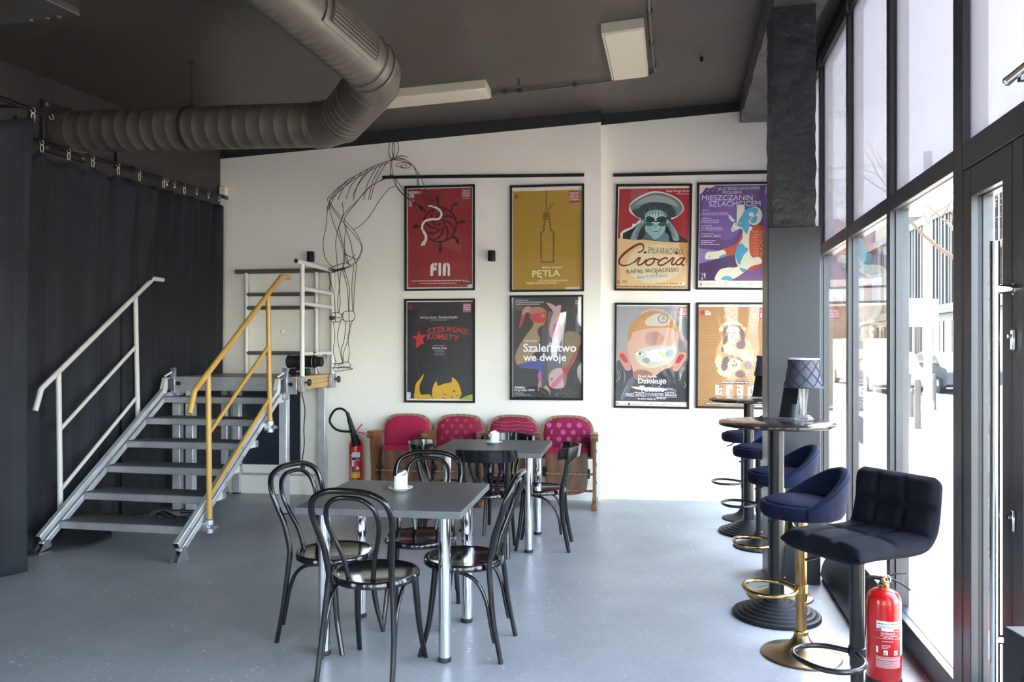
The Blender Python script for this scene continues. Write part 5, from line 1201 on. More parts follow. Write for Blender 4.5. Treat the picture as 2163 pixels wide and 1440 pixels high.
def art_child(a):
    a.rect(85, 75, 1003, 1365, 'd0cdcb'); a.rect(105, 100, 995, 1305, '8f8a8b'); a.blob([(110, 800), (300, 850), (560, 930), (800, 850), (990, 760), (990, 1300), (110, 1300)], '3a3b3c', 3); a.poly([(110, 920), (990, 900), (992, 1305), (100, 1305)], '2c2d2f'); a.blob([(850, 330), (980, 260), (985, 760), (900, 700)], '6c6866')
    a.rect(884, 115, 988, 222, 'b03a40'); a.theatre(890, 124, 986, 212)
    Sk = 'b98f7c'
    for x, s in ((200, 1), (900, -1)):
        a.blob([(x - 80 * s, 700), (x - 40 * s, 675), (x + 30 * s, 690), (x + 70 * s, 780), (x + 90 * s, 900), (x + 30 * s, 915), (x - 10 * s, 860), (x - 50 * s, 790)], 'b5786a'); a.blob([(x - 55 * s, 715), (x, 705), (x + 45 * s, 780), (x + 50 * s, 815), (x + 5 * s, 810), (x - 35 * s, 760)], '9c2f2c')
    a.blob([(245, 480), (270, 380), (330, 280), (430, 200), (560, 170), (700, 190), (810, 260), (870, 380), (885, 500), (860, 650), (850, 760), (800, 860), (700, 900), (620, 960), (560, 1000), (400, 1020), (330, 960), (300, 860), (250, 660)], Sk)
    a.blob([(245, 560), (260, 400), (330, 280), (430, 200), (560, 170), (700, 190), (810, 260), (870, 380), (885, 470), (800, 380), (640, 370), (500, 380), (320, 430), (290, 500)], 'a8763e')
    for i in range(16): a.line([(330 + i * 12, 400 - i * 2), (370 + i * 14, 310 - i * 5), (430 + i * 13, 240 - i * 2)], 5, 'c99c50' if i % 2 else '8a5f34')
    a.blob([(480, 260), (600, 195), (700, 200), (770, 260), (740, 340), (600, 350), (480, 340)], 'b3a897'); a.ell(685, 258, 66, 58, '7d6a66'); a.ell(685, 256, 48, 44, 'b5b0a2'); a.ell(690, 254, 26, 30, '8f8c7e'); a.line([(400, 195), (560, 135), (700, 165), (800, 260), (850, 360), (872, 500)], 9, 'bcae9c')
    a.blob([(480, 450), (600, 420), (700, 480), (680, 560), (560, 600), (480, 560)], 'a67c6e'); a.blob([(560, 440), (620, 430), (600, 560), (560, 570)], '94705f')
    a.blob([(345, 680), (480, 620), (640, 600), (830, 600), (855, 680), (800, 780), (690, 850), (560, 880), (440, 850), (360, 780)], 'b0aca2'); a.blob([(500, 680), (640, 640), (760, 680), (720, 770), (600, 800), (500, 760)], 'c6c6be')
    a.ell(400, 700, 46, 26, 'd8d4cc'); a.ell(402, 700, 22, 22, '6c7478'); a.ell(402, 700, 9, 9, '22262a'); a.line([(335, 690), (380, 668), (450, 690)], 8, 'a07f2e'); a.blob([(440, 760), (520, 760), (510, 820), (450, 810)], '8a7f76')
    a.line([(370, 790), (430, 840), (520, 870), (640, 850), (740, 800), (830, 700)], 14, 'c8c94e'); a.line([(640, 670), (690, 720), (740, 740)], 16, 'b7c43a'); a.line([(470, 680), (560, 690), (640, 740), (700, 790)], 10, 'e2e2dc'); a.blob([(690, 820), (730, 770), (750, 780), (720, 830)], 'ecece8'); a.line([(700, 640), (780, 620), (850, 560)], 12, 'dcdcd8'); a.blob([(720, 690), (800, 650), (830, 700), (760, 740)], '8a98a6')
    a.blob([(330, 930), (440, 900), (560, 960), (480, 1060), (330, 1010)], '8a5a4a'); a.blob([(300, 1000), (240, 1070), (170, 1250), (200, 1290), (290, 1150), (340, 1040)], '50525a'); a.line([(250, 1110), (200, 1200), (170, 1280)], 7, '8c9096')
    for x, y, l in ((120, 920, 150), (145, 930, 110), (205, 925, 160), (900, 940, 90), (960, 1050, 80)): a.line([(x, y), (x + 12, y + l / 2), (x - 4, y + l)], 6, '9aa09a')
    a.blob([(305, 1120), (420, 1122), (560, 1128), (740, 1140), (700, 1165), (420, 1160), (330, 1140)], 'd8c9b0')
    Wt = 'eceaea'
    a.text('Fred Apke', 384, 970, 614, 1010, Wt, .004); a.text('Dziękuję', 382, 1012, 735, 1098, Wt, .02); a.text('Tatusiu', 400, 1105, 705, 1180, Wt, .02)
    a.dashes(335, 1186, 462, 12, 'c8c8ca', 2); a.text('FRED APKE', 226, 1204, 466, 1240, Wt, .006); a.text('SYLWESTER BIRAGA', 484, 1198, 864, 1234, Wt, .006); a.dashes(715, 1182, 850, 11, 'c8c8ca', 3); a.rect(474, 1186, 477, 1245, 'c8c8ca'); a.rect(226, 1244, 868, 1247, 'c8c8ca'); a.dashes(380, 1264, 600, 16, 'b8b8ba', 4); a.dashes(615, 1250, 735, 9, 'b8b8ba', 5); a.dashes(615, 1264, 735, 9, 'b8b8ba', 6); a.rect(606, 1245, 609, 1290, 'c8c8ca'); a.dashes(735, 1130, 815, 7, 'b8b8ba', 7); a.dashes(735, 1148, 855, 7, 'b8b8ba', 8); a.rect(735, 1168, 866, 1171, 'b8b8ba')
    a.rect(88, 1305, 1000, 1362, 'd2d0d0'); a.ell(124, 1336, 9, 14, 'a83a40'); a.rect(258, 1326, 286, 1355, '3a3a3e')
    for i, (x0, x1, c) in enumerate(((150, 195, '9a989c'), (210, 245, '9a989c'), (310, 400, 'a85058'), (415, 480, 'b08a8e'), (530, 570, '4a4a50'), (600, 655, '9a989c'), (680, 745, '6a686c'), (770, 850, '8a888c'), (875, 905, '8a888c'))): a.dashes(x0, 1338, x1, 8, c, i)

def art_pattern(a):
    a.rect(65, 70, 960, 1390, 'e2d8c8'); a.rect(75, 108, 960, 1385, '9c6a2a')
    def lady(x, y):
        """tone of the stippled figure: 0 ground, 1 pale, 2 dark, 3 halo"""
        def e(ax, ay, rx, ry, t=0):
            dx, dy = x - ax, y - ay; c_, s_ = math.cos(t), math.sin(t)
            return ((dx * c_ + dy * s_) / rx) ** 2 + ((-dx * s_ + dy * c_) / ry) ** 2 < 1
        if e(525, 845, 86, 80):                                    # round soundbox
            return 2 if e(525, 842, 34, 22) and not e(520, 832, 22, 10) or e(525, 800, 10, 26) else 1
        if e(512, 478, 66, 98, .25):                               # face
            if e(522, 436, 16, 9) or e(478, 440, 13, 8) or e(540, 520, 20, 7) or e(500, 480, 7, 20): return 2
            return 1
        if e(600, 590, 62, 52, -.3) or e(620, 470, 26, 90, -.15) or e(420, 520, 26, 70, .5): return 2
        if e(505, 440, 128, 112, .2) and not e(508, 470, 112, 112): return 2
        if e(500, 420, 168, 135, .15) and y < 420: return 1 if int(y / 34) % 2 else 3
        if e(410, 830, 46, 92, .2) or e(690, 850, 52, 56) or e(600, 960, 66, 46) or e(375, 650, 18, 34): return 2
        if e(650, 720, 110, 62, .7) or e(440, 640, 66, 60) or e(400, 940, 96, 50, .3) or e(330, 800, 44, 90): return 1
        if e(640, 680, 120, 10, .75) or e(560, 760, 150, 8, .35) or e(330, 900, 9, 80): return 2
        if e(530, 740, 240, 290): return 3
        return 0
    G = {0: [], 1: [], 2: [], 3: []}
    step = 14
    for j in range(93):
        for i in range(66):
            x, y = 84 + i * step + (step / 2 if j % 2 else 0), 118 + j * 13.6
            if x > 950: continue
            G[lady(x, y)].append((x, y))
    a.dots([(x, y, 8.2) for x, y in G[1]], 'd8c49c', 6); a.dots([(x, y, 8.2) for x, y in G[2]], '4a3340', 6); a.dots([(x, y, 7.6) for x, y in G[3]], 'c09a60', 6)
    a.dots([(x, y, 6.4) for x, y in G[0]], '6b3a1c', 7, .58); a.dots([(x, y, 3) for x, y in G[0]], 'e0c694', 5)
    a.dots([(x, y, 6.2) for x, y in G[1]], 'a5855a', 7, .78); a.dots([(x, y, 6) for x, y in G[2]], '8a7880', 7, .72); a.dots([(x, y, 6) for x, y in G[3]], '7a5230', 7, .7); a.dots([(x, y, 2.8) for x, y in G[3]], 'e0c898', 5)
    a.ell(122, 180, 26, 30, 'a82a2c'); [a.dashes(160, 156 + i * 15, 228 - (i == 0) * 25, 8, 'ece4d8', i) for i in range(4)]
    a.theatre(838, 148, 950, 252, 'f0e8e0', 'a82a34'); a.rect(366, 1046, 705, 1086, '3c2a24'); a.text('MarkDoherty', 374, 1052, 698, 1080, 'efe8e0', .01)
    Wt = 'f2eee8'
    def px(x, y, rows, w=20, h=20):
        for j, r in enumerate(rows):
            for i, ch in enumerate(r):
                if ch == '#': a.rect(x + i * w - .5, y + j * h - .5, x + i * w + w + .5, y + j * h + h + .5, Wt)
    px(292, 1100, ['##..', '##..', '####', '##..', '##.#', '####'], 20, 21); px(424, 1100, ['####', '####', '##..', '##..', '##..', '##..'], 19, 21); px(556, 1100, ['####', '..##', '####', '#.##', '#.##', '####'], 19, 21); px(690, 1080, ['...#', '..##', '####', '#.##', '#.##', '#.##', '####'], 26, 21)
    a.rect(285, 1298, 405, 1322, Wt); a.rect(168, 1328, 960, 1350, '3c2a24'); a.dashes(178, 1334, 950, 10, 'e8dccb', 4); a.rect(778, 1355, 960, 1385, 'e2d8c8')

poster('red framed poster with a wheel of black snakes and one white snake', (853.5, 392, 1004.6, 613.5), False, (78, 70, 948, 1345), art_wheel)
poster('mustard yellow framed poster of a bottle tied to a noose', (1077, 390.4, 1233.7, 616), False, (70, 60, 972, 1360), art_bottle)
poster('framed poster of a laughing woman in a broad hat above a torn beige strip', (1300, 389.3, 1458.5, 614), True, (88, 52, 1018, 1375), art_hat, tilt=1.0)
poster('purple framed poster of a white and blue ram in an orange jacket', (1473, 385.4, 1634, 612), True, (46, 60, 973, 1365), art_ram, tilt=.8)
poster('black framed poster with a yellow cat and a red star', (853, 631, 1004.7, 850), False, (80, 65, 988, 1380), art_cat)
poster('dark framed poster with two seated tan figures and large white lettering', (1077, 623.5, 1232, 844.5), False, (70, 50, 1000, 1375), art_two)
poster('grey framed poster of a bald child\'s head with big red ears', (1298, 639.7, 1455, 862), True, (78, 58, 1020, 1390), art_child, tilt=.6)
poster('brown dotted framed poster of a woman, partly behind the grey column', (1472, 638.7, 1630, 863), True, (48, 52, 996, 1400), art_pattern, tilt=.4)
# ------------------------------------------------------------------ dining tables
def dining_table(x, y, ang, label, w=.82, d=.79):
    t = thing('dining_table', label, 'table', (x, y, 0), ang, 'grey square tables')
    mb = MB(); mb.bx(-w / 2, w / 2, -d / 2, d / 2, .715, .75, GREYTOP, .002); mb.build('tabletop', t)
    for sx in (-1, 1):
        for sy in (-1, 1):
            px, py = sx * (w / 2 - .105), sy * (d / 2 - .12)
            mb = MB(); mb.lathe([(.030, .022), (.030, .716)], CHROME, (px, py, 0), 24); lg = mb.build('leg', t)
            mb = MB(); mb.lathe([(.031, 0), (.032, .004), (.032, .02), (.031, .024)], RUBBER, (px, py, 0), 24); mb.build('foot_cap', lg)
    return t
T1, T2 = (-.59, 4.105), (-.14, 6.13)
dining_table(*T1, rad(-8), 'grey square table with chrome legs standing nearest the viewer')
dining_table(*T2, rad(-8.5), 'grey square table with chrome legs in front of the cinema seats', .83, .81)
def candle(x, y, label, s, tall):
    p = thing('saucer', 'small white saucer under ' + label, 'saucer', (x, y, .7505), s, 'white saucers')
    mb = MB(); mb.lathe([(0, .002), (.036, .002), (.038, .0), (.042, .004), (.058, .010), (.066, .0145), (.0665, .016), (.060, .0145), (.042, .008), (0, .007)], CHINA, (0, 0, 0), 36); mb.build('dish', p)
    c = thing('candle', label, 'candle', (x, y, .7575), s, 'white pillar candles')
    rnd = random.Random(int(s * 10)); P = []
    for j, (r, z) in enumerate(((.036, 0), (.0365, .004), (.0365, tall * .5), (.036, tall - .01), (.035, tall), (.031, tall - .002), (.026, tall - .014), (.012, tall - .016), (.0005, tall - .016))):
        row = []
        for k in range(30):
            a = 2 * PI * k / 30; dz = (.010 * math.sin(a + 1 + s) + .007 * math.sin(2 * a + s) + .003 * math.sin(5 * a)) if j in (3, 4, 5) else 0
            row.append(V((r * math.cos(a), r * math.sin(a), z + dz)))
        P.append(row)
    mb = MB(); mb.grid(P, WAX, closed_v=True); mb.add([(.036 * math.cos(2 * PI * k / 30), .036 * math.sin(2 * PI * k / 30), 0) for k in range(30)], [list(range(30))[::-1]], WAX); mb.build('wax', c)
    mb = MB(); mb.tube([(0, 0, tall - .017), (.001, 0, tall - .006), (.003, .001, tall - .0)], .0012, BLACKM, 6); mb.build('wick', c)
candle(-.602, 4.225, 'the short white candle on the near grey table', .6, .078)
candle(-.143, 6.277, 'the white candle on the grey table before the cinema seats', 2.3, .082)
for o in list(COL.objects):
    if o.get('category') == 'candle': o['label'] = 'burnt-down ' + o['label'].replace('the ', '', 1)

# ------------------------------------------------------------------ bentwood chairs with hoop backs
def sym(pts, s): return [(p[0] * s, p[1], p[2]) for p in pts]
SEATI = mat('embossed_black_seat', (.010, .010, .011), .3, coat=.2)
def chair_common(t, R, zs):
    mb = MB(); mb.lathe([(R - .035, zs - .034), (R - .006, zs - .034), (R, zs - .028), (R, zs - .008), (R - .006, zs), (R - .024, zs), (R - .030, zs - .004), (R - .033, zs - .005)], BLACK, (0, 0, 0), 48)
    mb.build('seat_ring', t)
    P = []
    for j in range(14):
        r = (R - .033) * j / 13; row = []
        for k in range(96):
            a = 2 * PI * k / 96; q = j / 13
            e = .0016 * (1 if k % 2 else -1) * max(0, min(1, (q - .3) * 5)) * (1 if q < .85 else 0)
            row.append(V((r * math.cos(a), r * math.sin(a), zs - .006 - .005 * (1 - q * q) + e)))
        P.append(row)
    mb = MB(); mb.grid(P, SEATI, closed_v=True)
    mb.lathe([(R - .034, zs - .022), (0, zs - .024)], BLACK, (0, 0, 0), 32)
    mb.build('seat', t)
def hoop_chair(name, label, group):
    t = thing(name, label, 'chair', (0, 0, 0), 0, group)
    chair_common(t, .205, .462)
    for s in (-1, 1):
        mb = MB(); P = spline(sym([(.150, .105, .44), (.158, .118, .30), (.166, .138, .15), (.178, .178, 0)], s), 5)
        mb.tube(P, [.0175 - .0055 * i / (len(P) - 1) for i in range(len(P))], BLACK, 12); mb.build('leg', t)
        mb = MB(); P = spline(sym([(.158, -.172, .50), (.160, -.168, .45), (.170, -.178, .33), (.180, -.196, .18), (.186, -.232, 0)], s), 5)
        mb.tube(P, [.0150 - .003 * i / (len(P) - 1) for i in range(len(P))], BLACK, 12); mb.build('leg', t)
        mb = MB(); P = spline(sym([(.120, .11, .423), (.150, .03, .424), (.165, -.06, .41), (.170, -.12, .365), (.172, -.158, .28), (.176, -.178, .18), (.178, -.196, .095)], s), 6)
        mb.tube(P, .0095, BLACK, 10); mb.build('brace', t)
    def hoop(w0, w1, z0, ztop, y0, r):
        pts = [(w0, y0, z0), (w0 + (w1 - w0) * .28, y0 - .022, z0 + (ztop - z0) * .28), (w0 + (w1 - w0) * .75, y0 - .055, z0 + (ztop - z0) * .52), (w1, y0 - .084, z0 + (ztop - z0) * .72), (w1 * .88, y0 - .108, z0 + (ztop - z0) * .89), (w1 * .5, y0 - .120, z0 + (ztop - z0) * .982), (0, y0 - .122, ztop)]
        return spline(pts + [(-p[0], p[1], p[2]) for p in reversed(pts[:-1])], 6)
    mb = MB(); mb.tube(hoop(.158, .196, .495, .890, -.172, .0145), .0145, BLACK, 12); b = mb.build('backrest', t)
    mb = MB(); mb.tube(hoop(.060, .128, .452, .857, -.158, .0115), .0112, BLACK, 12); mb.build('inner_hoop', b)
    return t
G1 = 'hoop-backed bentwood chairs around the near table'
h0 = hoop_chair('bentwood_chair', 'black hoop-backed bentwood chair with its back to the viewer at the near table', G1)
h0.location = (-.645, 3.715, 0); h0.rotation_euler.z = rad(-16)
def face(dx, dy): return math.atan2(dy, dx) - PI / 2
dup(h0, (-.925, 4.10, 0), face(.9, -.42), 'black hoop-backed bentwood chair on the left side of the near table')
dup(h0, (-.245, 3.985, 0), face(-.977, .19), 'black hoop-backed bentwood chair on the right side of the near table')
dup(h0, (-.515, 4.42, 0), face(-.05, -1), 'black hoop-backed bentwood chair behind the near table, facing the viewer')

# ------------------------------------------------------------------ chairs with a curved crest and slats
def slat_chair(name, label, group):
    t = thing(name, label, 'chair', (0, 0, 0), 0, group)
    chair_common(t, .200, .455)
    for s in (-1, 1):
        mb = MB(); P = spline(sym([(.150, .11, .43), (.158, .122, .30), (.166, .140, .15), (.174, .165, 0)], s), 5)
        mb.tube(P, [.0175 - .0055 * i / (len(P) - 1) for i in range(len(P))], BLACK, 12); mb.build('leg', t)
        mb = MB(); P = spline(sym([(.160, -.232, .755), (.157, -.208, .60), (.152, -.178, .45), (.155, -.186, .25), (.165, -.232, 0)], s), 6)
        mb.tube(P, [.014 + .005 * math.sin(PI * i / (len(P) - 1)) for i in range(len(P))], BLACK, 12); mb.build('leg', t)
        mb = MB(); P = spline(sym([(.06, .15, .42), (.128, .085, .418), (.155, -.03, .40), (.158, -.11, .345), (.155, -.155, .25), (.158, -.172, .13)], s), 6)
        mb.tube(P, .0095, BLACK, 10); mb.build('brace', t)
    # bent crest board
    n = 25; rows = []
    for i in range(n):
        q = -1 + 2 * i / (n - 1); a = q * 1.15; x = .218 * math.sin(a) / math.sin(1.15); y = -.300 + .235 * (1 - math.cos(a))
        hh = .046 - .006 * q * q; z = .735 + .008 * (1 - q * q); tx, ty = math.cos(a), math.sin(a); nx, ny = -ty, tx; w = .0105; lean = .16
        rows.append([V((x + nx * w * sx, y + ny * w * sx - lean * dz, z + dz)) for sx, dz in ((1, -hh), (1, -hh * .3), (1, hh * .4), (1, hh - .004), (0, hh), (-1, hh - .004), (-1, hh * .4), (-1, -hh * .3), (-1, -hh), (0, -hh - .003))])
    mb = MB(); mb.grid(rows, BLACK, closed_v=True); mb.add(rows[0], [list(range(10))], BLACK); mb.add(rows[-1], [list(range(10))[::-1]], BLACK); mb.build('crest_rail', t)
    for k in range(5):
        x0, x1 = (k - 2) * .034, (k - 2) * .058
        mb = MB(); y1 = -.293 + .235 * (1 - math.cos(x1 / .2))
        P = spline([(x0, -.165, .448), (x0 * 1.15, -.185, .53), (x1 * .95, -.228 + .05 * (1 - math.cos(x1 / .2)), .64), (x1, y1 + .012, .70)], 4)
        mb.tube(P, .011, BLACK, 8, flat=.45, up=(0, 1, 0)); mb.build('slat', t)
    return t
G2 = 'slat-backed bentwood chairs around the far table'
s0 = slat_chair('slat_back_chair', 'black slat-backed chair with its back to the viewer at the far table', G2)
s0.location = (-.17, 5.86, 0); s0.rotation_euler.z = face(.10, 1)
dup(s0, (-.50, 6.15, 0), face(1, -.06), 'black slat-backed chair on the left side of the far table, mostly hidden')
dup(s0, (.215, 5.99, 0), face(-1, .14), 'black slat-backed chair on the right side of the far table')
dup(s0, (-.045, 6.46, 0), face(-.06, -1), 'black slat-backed chair behind the far table, only its crest showing')

# ------------------------------------------------------------------ bar tables
BTOP = mat('dark_bar_table_top', (.022, .017, .015), .14, spec=.3, noise=(3, .2))
def bar_table(x, y, label):
    t = thing('bar_table', label, 'bar table', (x, y, 0), 0, 'round black bar tables')
    mb = MB(); mb.lathe([(0, 1.078), (.312, 1.078), (.318, 1.081), (.32, 1.088), (.318, 1.097), (.313, 1.10), (0, 1.10)], BTOP, (0, 0, 0), 72); mb.build('tabletop', t)
    mb = MB(); mb.lathe([(.041, .08), (.041, 1.07)], mat('black_column_satin', (.009, .009, .010), .28, spec=.35), (0, 0, 0), 32); mb.lathe([(.15, 1.068), (.15, 1.078), (.04, 1.068)], BLACKM, (0, 0, 0), 32); mb.build('column', t)
    pr = [(0, 0), (.236, 0), (.24, .004), (.24, .012)]; n = 7
    for k in range(n):
        r = .24 - .028 * k; z = .012 + .0125 * k
        pr += [(r, z + .004), (r - .004, z + .010), (r - .012, z + .0125), (r - .024, z + .0115)]
    pr += [(.044, .105), (.041, .112), (0, .112)]
    mb = MB(); mb.lathe(pr, BLACKM, (0, 0, 0), 64); mb.build('base', t)
    mb = MB(); mb.cyl((-.03, -.045, 1.066), (-.03, -.05, 1.074), .008, BRASS, seg=10); mb.build('bolt', t)
    return t
BT1, BT2 = (1.500, 4.43), (1.945, 6.42)
bar_table(*BT1, 'round black bar table in front of the grey column')
bar_table(*BT2, 'round black bar table standing behind the column, in front of the dotted poster')

# ------------------------------------------------------------------ bar stools
def stool_base(t, pole, plate, metal_low, zs, ringz):
    mb = MB(); mb.lathe([(0, 0), (.190, 0), (.192, .004), (.188, .010), (.15, .020), (.10, .036), (.06, .060), (.040, .085), (.033, .105), (0, .105)], plate, (0, 0, 0), 56); mb.build('base_plate', t)
    mb = MB(); mb.lathe([(.033, .10), (.035, .112), (.033, .122), (.029, .125)], pole, (0, 0, 0), 28); mb.lathe([(.0245, .12), (.0245, ringz + .02)], metal_low, (0, 0, 0), 28); mb.lathe([(.0265, ringz - .06), (.0285, ringz - .055), (.0285, zs), ], pole, (0, 0, 0), 28); mb.build('column', t)
    mb = MB(); P = [(-.025, .02, 0), (-.06, .085, 0), (-.10, .118, 0), (-.16, .135, 0), (-.22, .12, 0), (-.262, .075, 0), (-.275, 0, 0), (-.262, -.075, 0), (-.22, -.12, 0), (-.16, -.135, 0), (-.10, -.118, 0), (-.06, -.085, 0), (-.025, -.02, 0)]
    P = [(-q[1], -q[0], ringz) for q in P]
    mb.tube(spline(P, 5), .0105, pole, 12); mb.lathe([(.0285, ringz - .02), (.033, ringz - .018), (.033, ringz + .018), (.0285, ringz + .02)], pole, (0, 0, 0), 24); mb.build('footrest', t)
    mb = MB(); mb.tube(spline([(.02, .02, zs - .012), (.09, .06, zs - .02), (.13, .085, zs - .05), (.165, .11, zs - .065)], 5), .006, mat('lever_metal', (.05, .05, .055), .3, .8), 8); mb.build('lever', t)
def round_stool(name, label, pole, plate, group):
    """front of the seat is local +y"""
    t = thing(name, label, 'bar stool', (0, 0, 0), 0, group)
    stool_base(t, pole, plate, pole, .69, .33)
    mb = MB(); mb.lathe([(0, .688), (.16, .688), (.185, .694), (.195, .71), (.197, .74), (.192, .758), (.18, .764), (.165, .760), (.0, .760)], NAVY, (0, 0, 0), 48)
    mb.lathe([(.168, .758), (.166, .768), (.15, .776), (.10, .783), (0, .786)], NAVY, (0, 0, 0), 48); st = mb.build('seat', t)
    # low wrap-around back, rising from the seat sides
    rows = []
    N = 44
    for i in range(N + 1):
        q = -1 + 2 * i / N; a = -PI / 2 + q * 1.75
        hgt = .004 + .165 * max(0, math.cos(q * PI / 2)) ** 1.3
        ro, ri = .203, .158; lean = .16
        c, s_ = math.cos(a), math.sin(a)
        z0 = .70
        pts = [(ro - .014, z0 - .004), (ro, z0 + .02), (ro + .004 + lean * hgt * .35, z0 + .05 + hgt * .5), (ro + lean * hgt * .8, z0 + .045 + hgt), (ro - .014 + lean * hgt * .85, z0 + .060 + hgt), (ri + .012 + lean * hgt * .85, z0 + .058 + hgt), (ri + .002 + lean * hgt * .7, z0 + .045 + hgt), (ri + .0, z0 + .05 + hgt * .4), (ri + .004, z0 + .03)]
        rows.append([V((r * c, r * s_, z)) for r, z in pts])
    mb = MB(); mb.grid(rows, NAVY, closed_v=True); mb.add(rows[0], [list(range(9))], NAVY); mb.add(rows[-1], [list(range(9))[::-1]], NAVY); mb.build('backrest', t)
    return t
BPOLE = mat('black_stool_column', (.014, .014, .015), .28, .2)
SP = [(1.430, 3.862), (1.640, 4.775), (1.885, 5.957), (2.060, 6.93)]
GS = 'round navy velvet bar stools'
q0 = round_stool('bar_stool', 'round navy velvet bar stool on a scratched brass column, nearest to the bar table', BRASS, BRASSD, GS)
q0.location = (*SP[0], 0); q0.rotation_euler.z = face(-1, .02)
dup(q0, (*SP[1], 0), face(-1, .05), 'round navy velvet stool with brass base, half hidden behind the front bar table column')
q2 = round_stool('bar_stool', 'round navy stool with black base just beyond the grey column', BPOLE, BLACKM, GS)
q2.location = (*SP[2], 0); q2.rotation_euler.z = face(-1, .05)
dup(q2, (*SP[3], 0), face(-1, .03), 'farthest round navy stool with black base, by the back wall')
# scratches on the near brass column
def square_stool(label):
    t = thing('bar_stool', label, 'bar stool', (1.387, 3.14, 0), face(-.90, -.43))
    stool_base(t, BPOLE, BLACKM, BPOLE, .705, .30)
    # side profile (y forward, z up) of the padded shell, then sections across
    C = spline([(0, .215, .735), (0, .12, .741), (0, 0, .738), (0, -.10, .735), (0, -.165, .745), (0, -.205, .785), (0, -.222, .84), (0, -.232, .92), (0, -.240, 1.005)], 12)
    n = len(C); w = .198; th = .036; rows = []
    L = [0]
    for i in range(1, n): L.append(L[-1] + (C[i] - C[i - 1]).length)
    crease = next(i for i in range(n) if C[i].y < -.19); lc = L[crease]
    for i in range(n):
        T = (C[min(i + 1, n - 1)] - C[max(i - 1, 0)]).normalized(); Nn = V((0, -T.z, T.y)); Nn = Nn if (Nn.z > 0 or Nn.y > 0) else -Nn
        if Nn.z < 0 or (abs(Nn.z) < .35 and Nn.y < 0): Nn = -Nn
        e = min(1, math.sin(min(1, L[i] / .028) * PI / 2), math.sin(min(1, (L[-1] - L[i]) / .035 + .001) * PI / 2)); e = 1 - .55 * (1 - e) ** 2.2
        if L[i] < lc: v = (L[i] / lc) * 2; 
        else: v = (L[i] - lc) / (L[-1] - lc) * 2
        row = []; m = 30
        tail = max(0, 1 - (L[-1] - L[i]) / .05); we = w * (1 - .16 * tail ** 3)
        ts = [1, .995, .98, .955, .92] + [(24 - k) / 27 for k in range(49)] + [-.92, -.955, -.98, -.995, -1]
        for sd in (1, -1):
            for tq in (ts if sd > 0 else ts[-2:0:-1]):
                x = we * tq; ed = (1 - abs(tq) ** 5) ** .5
                dx_ = min(abs(tq - q_) for q_ in (-1, -1 / 3, 1 / 3, 1)) * w; dl_ = min(abs(L[i] - q_) for q_ in (0, lc / 2, lc, (lc + L[-1]) / 2, L[-1])); pil = (1 - math.exp(-(dx_ / .013) ** 2)) * (1 - math.exp(-(dl_ / .013) ** 2)) * (.75 + .25 * math.sin(PI * v) ** 2)
                row.append(C[i] + V((x, 0, 0)) + Nn * (sd * th * e * ed + .016 * pil * ed * (1 if sd > 0 else 0)))
        rows.append(row)
    mb = MB(); mb.grid(rows[:crease + 1], NAVYK, closed_v=True); k = len(rows[0]); mb.add(rows[0], [list(range(k))], NAVYK); mb.build('seat', t, 70)
    mb = MB(); mb.grid(rows[crease:], NAVYK, closed_v=True); mb.add(rows[-1], [list(range(k))[::-1]], NAVYK); mb.build('backrest', t, 70)
    mb = MB(); mb.bx(-.09, .09, -.09, .09, .69, .705, BLACKM); mb.build('seat_plate', t)
    return t
square_stool('large black velvet bar stool with a square quilted back, nearest the viewer by the window')

# ------------------------------------------------------------------ table lamps and menu holders
SHADE = mat('charcoal_silk_shade', (.050, .050, .075), .6, sheen=.3, noise=(20, .1))
SHADEP = mat('charcoal_pleat', (.030, .030, .048), .6)
CRYST = glass_mat('crystal', (.90, .90, .90), .12, (.95, .95, .95), 1.6)
def table_lamp(x, y, label):
    t = thing('table_lamp', label, 'table lamp', (x, y, 1.1005), 0, 'small table lamps')
    mb = MB(); mb.lathe([(0, 0), (.05, 0), (.056, .004), (.056, .012), (.046, .020), (.036, .024), (.036, .030), (.028, .034), (0, .034)], CRYST, (0, 0, 0), 12)
    mb.lathe([(.020, .034), (.019, .06), (.0235, .12), (.032, .19), (.030, .20), (0, .20)], CRYST, (0, 0, 0), 8); mb.cyl((0, 0, .03), (0, 0, .235), .004, CHROME); mb.build('base', t)
    pr = [(.106, .190), (.108, .194), (.104, .205), (.096, .235), (.089, .27), (.085, .31), (.084, .345), (.085, .355)]
    mb = MB(); mb.lathe(pr, SHADE, (0, 0, 0), 40); mb.lathe([(r - .003, z) for r, z in pr], mat('pale_lining', (.7, .7, .74), .7), (0, 0, 0), 40); sh = mb.build('lamp_shade', t, fix=False)
    mb = MB(); R = lambda z: .084 + .0235 * max(0, min(1, (.345 - z) / .15)) ** 1.6 + .0012
    for k in range(9):
        for s_ in (-1, 1):
            mb.tube([(R(z) * math.cos(a), R(z) * math.sin(a), z) for a, z in [(2 * PI * k / 9 + s_ * 1.35 * q / 12, .198 + .150 * q / 12) for q in range(13)]], .0022, SHADEP, 6)
    mb.lathe([(.107, .188), (.110, .192), (.107, .198)], SHADEP, (0, 0, 0), 40); mb.lathe([(.085, .350), (.0875, .354), (.085, .359), (.0815, .357)], mat('silver_trim', (.6, .6, .65), .4), (0, 0, 0), 40); mb.build('pleats', sh)
    mb = MB(); mb.tube([(.0, 0, .235), (.08, 0, .235)], .002, CHROME, 6); mb.tube([(0, 0, .235), (-.045, .07, .235)], .002, CHROME, 6); mb.tube([(0, 0, .235), (-.045, -.07, .235)], .002, CHROME, 6); mb.build('shade_support', t)
    return t
table_lamp(1.680, 4.50, 'small charcoal table lamp on the bar table in front of the column')
table_lamp(2.115, 6.46, 'charcoal table lamp on the far bar table, mostly hidden by the column')
